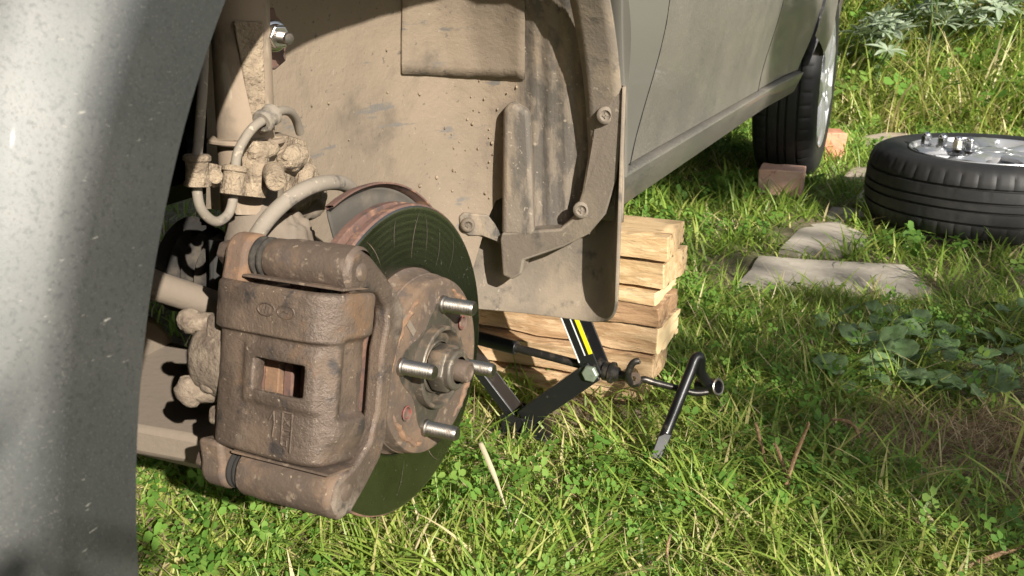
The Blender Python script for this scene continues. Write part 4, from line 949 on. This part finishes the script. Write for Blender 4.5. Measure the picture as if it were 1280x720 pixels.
field('bank_grass', [gset(30000, -.8, 2.6, 3.6, 5.6, (.10, .30), (.004, .009), (.1, 1.0), (.3, 1.7), 5, .28, .58, bank_d), gset(5000, -.8, 2.6, 3.7, 5.6, (.25, .5), (.006, .012), (.1, .8), (.5, 1.6), 6, .22, .6, bank_d),
                     gset(9000, -5, 6, 4.2, 9, (.2, .5), (.01, .018), (.1, .9), (.3, 1.5), 4, .15, .5, bank_d)], 'grass', 'long sunlit grass hanging over the bank behind the car', 'grass')
# dry stems lying about
dsoil = lambda x, y: np.clip(1.2 - (((x - .50) / .27) ** 2 + ((y - .74) / .17) ** 2), .05, 1)
def sset(n, x0, x1, y0, y1, L, W, dens):
    P = scatter(n, x0, x1, y0, y1, dens); return (P, U(*L, n), U(*W, n), U(.9, 1.6, n), U(-.2, .9, n), 5, rng.random(n))
field('dry_stems', [sset(3200, -.6, .8, .05, 1.5, (.03, .14), (.0008, .002), density), sset(6000, .2, .8, .45, 1.05, (.03, .10), (.0007, .0018), dsoil), sset(900, -1, 1.4, 1.4, 3.7, (.05, .15), (.002, .003), density),
                    sset(2500, -.8, 2.6, 3.7, 5.5, (.1, .4), (.002, .005), bank_d)], 'straw', 'thin dry straw stems lying between the green blades', 'straw')
# small round clover and weed leaves
def leaflets(P, H_, r, tilt):
    n = len(P); Vs = []; F = []
    z0 = gh(P[:, 0], P[:, 1]) + H_; a0 = rng.uniform(0, 2 * np.pi, n); V = np.zeros((n, 3, 6, 3)); tx, ty_ = rng.normal(0, tilt, n), rng.normal(0, tilt, n)
    shape = [(.05, 0, 0), (.55, -.42, .05), (1.05, -.36, 0), (1.18, 0, -.06), (1.05, .36, 0), (.55, .42, .05)]
    for l in range(3):
        a = a0 + l * 2.094
        for k, (u, v, w) in enumerate(shape):
            x = (np.cos(a) * u - np.sin(a) * v) * r; y = (np.sin(a) * u + np.cos(a) * v) * r
            V[:, l, k, 0] = P[:, 0] + x; V[:, l, k, 1] = P[:, 1] + y; V[:, l, k, 2] = z0 + w * r + tx * x + ty_ * y
    b = np.arange(n * 3)[:, None] * 6; F = np.concatenate([np.concatenate([b, b + 1, b + 2, b + 3], 1), np.concatenate([b, b + 3, b + 4, b + 5], 1)])
    return V.reshape(-1, 3), F
dcl = lambda x, y: density(x, y) * np.clip((vnoise(x, y, 5, 33) - .38) * 4 + .9 * (x < -.12) * (y < .6), .04, 1)
Pc = np.concatenate([scatter(5200, -.7, .75, .02, 1.5, dcl), scatter(4200, -1.1, 1.4, 1.4, 3.7, dcl), scatter(1600, -.8, 2.6, 3.7, 5.4, bank_d)])
n1 = 5200; rr_ = np.concatenate([U(.005, .0105, n1), U(.009, .018, 4200), U(.02, .05, 1600)]); hh = np.concatenate([U(.012, .045, n1), U(.015, .05, 4200), U(.03, .2, 1600)])
V, F = leaflets(Pc, hh, rr_, .45)
quick_mesh('clover', V, F, 'clover', np.repeat(rng.random(len(Pc)), 18), 'stuff', 'small round clover and weed leaves among the grass', 'clover')

# broad plantain leaves, one plant after the other
def leaf_mesh(name, L, W, mat, bend=.5, cup=.12, stem=.3, wav=.0, seed=0):
    V, F = [], []; nu, nv = 10, 6
    for i in range(nu + 1):
        t = i / nu; w = W * .5 * (math.sin(math.pi * min(1, t * 1.02)) ** .75 * (1 - .35 * t) + .02) * 1.18
        s = stem * L + t * L; x = s * math.cos(bend * t * .6); z = .012 + stem * L * .35 + L * t * .28 - L * bend * t * t * .62
        for j in range(nv + 1):
            v = j / nv * 2 - 1; V.append((x, w * v, max(.003, z + abs(v) ** 1.5 * w * cup * 3 + wav * math.sin(t * 15 + v * 2 + seed) * abs(v) + .0012 * math.cos(v * 9.4))))
    F = [(i * (nv + 1) + j, (i + 1) * (nv + 1) + j, (i + 1) * (nv + 1) + j + 1, i * (nv + 1) + j + 1) for i in range(nu) for j in range(nv)]
    o = len(V); sw = W * .05
    for k in range(4):
        t = k / 3; V += [(t * stem * L, -sw, .002 + t * (.010 + stem * L * .35)), (t * stem * L, sw, .002 + t * (.010 + stem * L * .35))]
    F += [(o + 2 * k, o + 2 * k + 2, o + 2 * k + 3, o + 2 * k + 1) for k in range(3)]
    me = bpy.data.meshes.new(name); me.from_pydata(V, [], F); me.polygons.foreach_set('use_smooth', [True] * len(F)); me.materials.append(M[mat]); return me
LM = [leaf_mesh('leaf', l, w, 'plantain', b_, c, s, .0025, k) for k, (l, w, b_, c, s) in enumerate([(.072, .044, .35, .05, .35), (.055, .036, .6, .10, .4), (.085, .046, .2, .04, .3), (.048, .034, .8, -.05, .5), (.066, .05, .45, .07, .25)])]
def plantain(px, py, n, sc, seed, label):
    p = at(px, py, Z=.005); z = float(gh(p.x, p.y)); r_ = random.Random(seed)
    t = thing('plantain', label, 'plant', (p.x, p.y, z + .012), 'broad leaved weeds beside the stepping stones'); a = r_.random() * 6
    for k in range(n):
        o = link(bpy.data.objects.new('leaf', r_.choice(LM)), t); a += 6.283 / n + r_.uniform(-.35, .35); s = sc * r_.uniform(.6, 1.0)
        o.rotation_euler = (r_.uniform(-.5, .5), r_.uniform(-.4, .1), a); o.scale = (s, s, s)
for k, q in enumerate([(1062, 482, 5, 1.0, 'broad leaved weed lying flat by the bare brown patch, lone on its left'), (1085, 448, 5, .95, 'weed with rounded leaves above the lone flat weed'), (1130, 470, 6, 1.05, 'spreading weed with wide leaves at the centre of the patch'),
                       (1172, 497, 5, .9, 'weed with wide leaves at the top edge of the bare brown soil'), (1160, 425, 7, 1.0, 'upright leafy weed just below the largest slab corner'), (1205, 455, 6, 1.0, 'weed with overlapping leaves between bare soil and lying tyre'),
                       (1250, 440, 6, 1.05, 'weed with drooping leaves near the right edge under tall grass'), (1268, 480, 6, 1.0, 'dense broad leaved weed at the far right of the patch'), (1110, 408, 5, .85, 'small leafy weed closest to the long slab'),
                       (1225, 500, 5, .95, 'flat weed on the bare soil at its upper right'), (1262, 405, 5, .9, 'weed with a long arching leaf below the lying tyre'), (1040, 415, 4, .8, 'small weed in thick grass left of the patch')]):
    plantain(q[0], q[1], q[2], q[3], k + 3, q[4])

# silvery palmate plants on the bank
LP_ = [leaf_mesh('leaflet', .085, .022, 'lupine', .4, .12, .05, 0, k) for k in range(2)]
def palmate_mesh(name, n, sc, seed):
    r_ = random.Random(seed); V, F = [], []
    for k in range(n):
        a = 2 * math.pi * k / n + r_.uniform(-.12, .12); tl = r_.uniform(-.3, .15); s = sc * r_.uniform(.8, 1.1); mt = Matrix.Rotation(a, 3, 'Z') @ Matrix.Rotation(tl, 3, 'Y'); o = len(V)
        V += [tuple((mt @ Vector(v.co)) * s) for v in LP_[k % 2].vertices]; F += [tuple(i + o for i in p.vertices) for p in LP_[k % 2].polygons]
    me = bpy.data.meshes.new(name); me.from_pydata(V, [], F); me.polygons.foreach_set('use_smooth', [True] * len(F)); me.materials.append(M['lupine']); return me
PM = [palmate_mesh('palmate_leaf', 9, 1.0, 1), palmate_mesh('palmate_leaf', 8, .85, 2), palmate_mesh('palmate_leaf', 7, 1.1, 3)]
def lupine(x, y, n, h, seed, label):
    z = float(gh(x, y)); r_ = random.Random(seed); t = thing('lupine', label, 'plant', (x, y, z), 'silvery palmate plants on the bank')
    stems = MB()
    for k in range(n):
        a, rr, hh_ = r_.uniform(0, 6.28), r_.uniform(.02, .2), h * r_.uniform(.45, 1.0); p = Vector((rr * math.cos(a), rr * math.sin(a), hh_)); b_ = Vector((x, y, z))
        stems.tube(catmull([b_, b_ + Vector((p.x * .3, p.y * .3, p.z * .6)), b_ + p], 3), [.004] * 7, 5, False)
        o = link(bpy.data.objects.new('palmate_leaf', r_.choice(PM)), t, tuple(p)); o.rotation_euler = (r_.uniform(-.5, .5), r_.uniform(-.5, .5), a); s = r_.uniform(.8, 1.3); o.scale = (s, s, s)
    build(stems, 'stem', 'clover' if False else 'plantain', t)
for k, (x, y, n, h, lb_) in enumerate([(.12, 4.1, 22, .36, 'silvery palmate plant right behind the rear wheel'), (.34, 4.3, 24, .42, 'largest silvery palmate plant on the bank'), (.58, 4.4, 18, .36, 'silvery palmate plant in the middle of the bank top'), (.22, 4.75, 14, .38, 'silvery palmate plant behind the largest one'),
                                     (-.1, 4.5, 12, .36, 'silvery palmate plant hidden partly by the car'), (.78, 4.8, 8, .26, 'small silvery palmate plant in long grass, rightmost of its kind')]):
    lupine(x, y, n, h, k + 40, lb_)

# brown seed stalks and a pale straw in the lawn
def stalk(P, label, r=.0028, head=.5):
    Q = catmull(P, 8); n = len(Q); t = thing('seed_stalk', label, 'seed stalk', tuple(P[0]), 'dry brown seed stalks in the lawn'); k0 = int(n * (1 - head))
    build(MB().tube(Q[:k0 + 1], .0009, 6), 'stem', 'straw', t)
    hm = MB().tube(Q[k0:], [r * (.55 + .45 * math.sin(math.pi * min(1, (i + 1) / (n - k0)))) for i in range(n - k0)], 8)
    for i in range(90):
        q = Q[k0 + random.randrange(n - k0)]; d = Vector((random.gauss(0, 1), random.gauss(0, 1), random.gauss(0, .6))).normalized(); hm.lump(q + d * r * .85, (r * .35, r * .35, r * .45), 0, 1, 0, 5, 4)
    build(hm, 'seed_head', 'stalk', t)
def PZ(px, py, z): return at(px, py, Z=z)
stalk([PZ(982, 612, .02), PZ(985, 598, .035), PZ(994, 570, .07), PZ(1011, 530, .12)], 'brown seed stalk leaning right, longer of the crossed pair', .0028, .8)
stalk([PZ(986, 612, .02), PZ(984, 600, .03), PZ(978, 578, .05), PZ(969, 555, .08)], 'short brown seed stalk leaning left, shorter of the crossed pair', .0028, .75)
stalk([PZ(960, 585, .02), PZ(955, 570, .035), PZ(950, 550, .06), PZ(945, 530, .08)], 'faint brown seed stalk left of the crossed pair', .0024, .6)
stalk([PZ(1062, 590, .01), PZ(1070, 560, .03), PZ(1072, 540, .05), PZ(1060, 527, .06), PZ(1040, 524, .06)], 'brown seed stalk curved over like a hook', .0026, .6)
stalk([PZ(1190, 720, .01), PZ(1215, 706, .02), PZ(1245, 694, .025), PZ(1285, 680, .03)], 'brown seed stalk lying flat at the lower right', .003, .8)
stalk([PZ(838, 725, .02), PZ(834, 690, .04), PZ(838, 668, .06)], 'thin upright brown stalk in sunlit grass below the wrench', .0016, .6)
sw_ = MB(); Q = catmull([PZ(663, 705, .012), PZ(650, 680, .018), PZ(636, 645, .03), PZ(622, 605, .045), PZ(612, 580, .055), PZ(600, 552, .065)], 6)
for i in range(len(Q) - 1):
    t0, t1 = i / len(Q), (i + 1) / len(Q); w0_, w1_ = [.0009 + .0027 * sm(.42, .75, t) * (1 - sm(.9, 1.02, t) * .7) for t in (t0, t1)]; s = Vector((.95, .3, .1))
    sw_.add([Q[i] - s * w0_, Q[i] + s * w0_, Q[i + 1] + s * w1_, Q[i + 1] - s * w1_], [(0, 1, 2, 3)])
M['pale_straw'] = mk('pale_straw', (.72, .62, .42), .7, transl=.2)
build(sw_, 'dry_straw', 'pale_straw', None, tuple(Q[0]), solid=.0005, label='single pale straw blade standing in the grass below the brake disc', cat='straw')

# ------------------------------------------------------------------ trees, and one added shadow caster, outside the picture (they shade the place)
E1 = Vector((-SUN.y, SUN.x, 0)).normalized(); E2 = SUN.cross(E1)
if E2.z < 0: E2 = -E2
def crown(name, c, rad, n, size, seed, parent, mat='leaf', clumps=40):
    g = np.random.default_rng(seed); cc_ = g.normal(size=(clumps, 3)); cc_ /= np.linalg.norm(cc_, axis=1)[:, None]; cc_ *= (g.random(clumps) ** .4)[:, None] * .80
    k = g.integers(0, clumps, n); e_ = g.normal(size=(n, 3)) * .13; P = cc_[k] + np.clip(e_, -.22, .22); P = P * np.array(rad) + np.array(c)
    a = g.normal(size=(n, 3)); a /= np.linalg.norm(a, axis=1)[:, None]; b_ = np.cross(a, g.normal(size=(n, 3))); b_ /= np.linalg.norm(b_, axis=1)[:, None]; s = (size * g.uniform(.6, 1.3, n))[:, None]
    V = np.stack([P - a * s, P + b_ * s * .42, P + a * s, P - b_ * s * .42], 1).reshape(-1, 3) - np.array(WL[parent])
    o = quick_mesh(name, V, np.arange(n * 4).reshape(n, 4), mat); o.parent = parent; WL[o] = WL[parent]; return o
def tree(c, rad, n, size, seed, label, cat='tree', name='shade_tree', trunk=.11):
    z0 = float(gh(c.x, c.y)); t = thing(name, label, cat, (c.x, c.y, z0)); m = MB(); b_ = Vector((c.x, c.y, z0 - .05)); r_ = random.Random(seed)
    top = Vector(c) + Vector((0, 0, rad[2] * .5)); m.tube([b_, b_ + Vector((0, 0, .3)), b_.lerp(top, .5) + Vector((.05, .04, 0)), top], [trunk * 1.35, trunk, trunk * .75, trunk * .2], 12)
    for k in range(9):
        a = r_.uniform(0, 6.28); q = b_.lerp(top, r_.uniform(.45, .85)); e = Vector(c) + Vector((math.cos(a) * rad[0], math.sin(a) * rad[1], r_.uniform(-.5, .6) * rad[2])) * .8; m.tube([q, q.lerp(e, .5) + Vector((0, 0, .1)), e], [trunk * .4, trunk * .25, trunk * .07], 7)
    build(m, 'trunk', 'bark', t); crown('crown', c, rad, n, size, seed, t); return t
cS = E1 * 1.50 + E2 * -.37 + SUN * 7
tS = tree(cS, (1.22, 1.22, 1.16), 5600, .06, 5, 'leafy tree behind the camera that shades the path')
cS2 = E1 * 1.5 + E2 * .93 + SUN * 7
crown('crown', cS2, (.42, .42, .27), 1500, .05, 6, tS)
cB = E1 * -.80 + E2 * -.15 + SUN * 2.3
tree(cB, (.74, .74, .72), 11000, .035, 9, 'leafy stand-in added behind the camera to cast the shadow of its holder', 'shadow_caster', 'shadow_caster', .02)  # added to cast the camera holder's shadow on the fender; no person built
for k, (x, y, rr, h) in enumerate([(1.2, 9.0, 1.0, .9), (3.2, 10.5, 1.4, 1.2), (-.8, 11, 1.3, 1.3), (5.5, 12, 1.8, 1.8), (-3.5, 12, 2, 2.2), (2.2, 15, 2.4, 2.6)]):
    tree(Vector((x, y, .8 + h)), (rr, rr, h), 5000, .09, 60 + k, ['low dark bush behind the bank top', 'wide dark bush far behind the lying wheel', 'bush behind the parked car', 'large bush at the far right', 'tall bush far left behind the car', 'round tree furthest away'][k], 'bush', 'bush', .06)
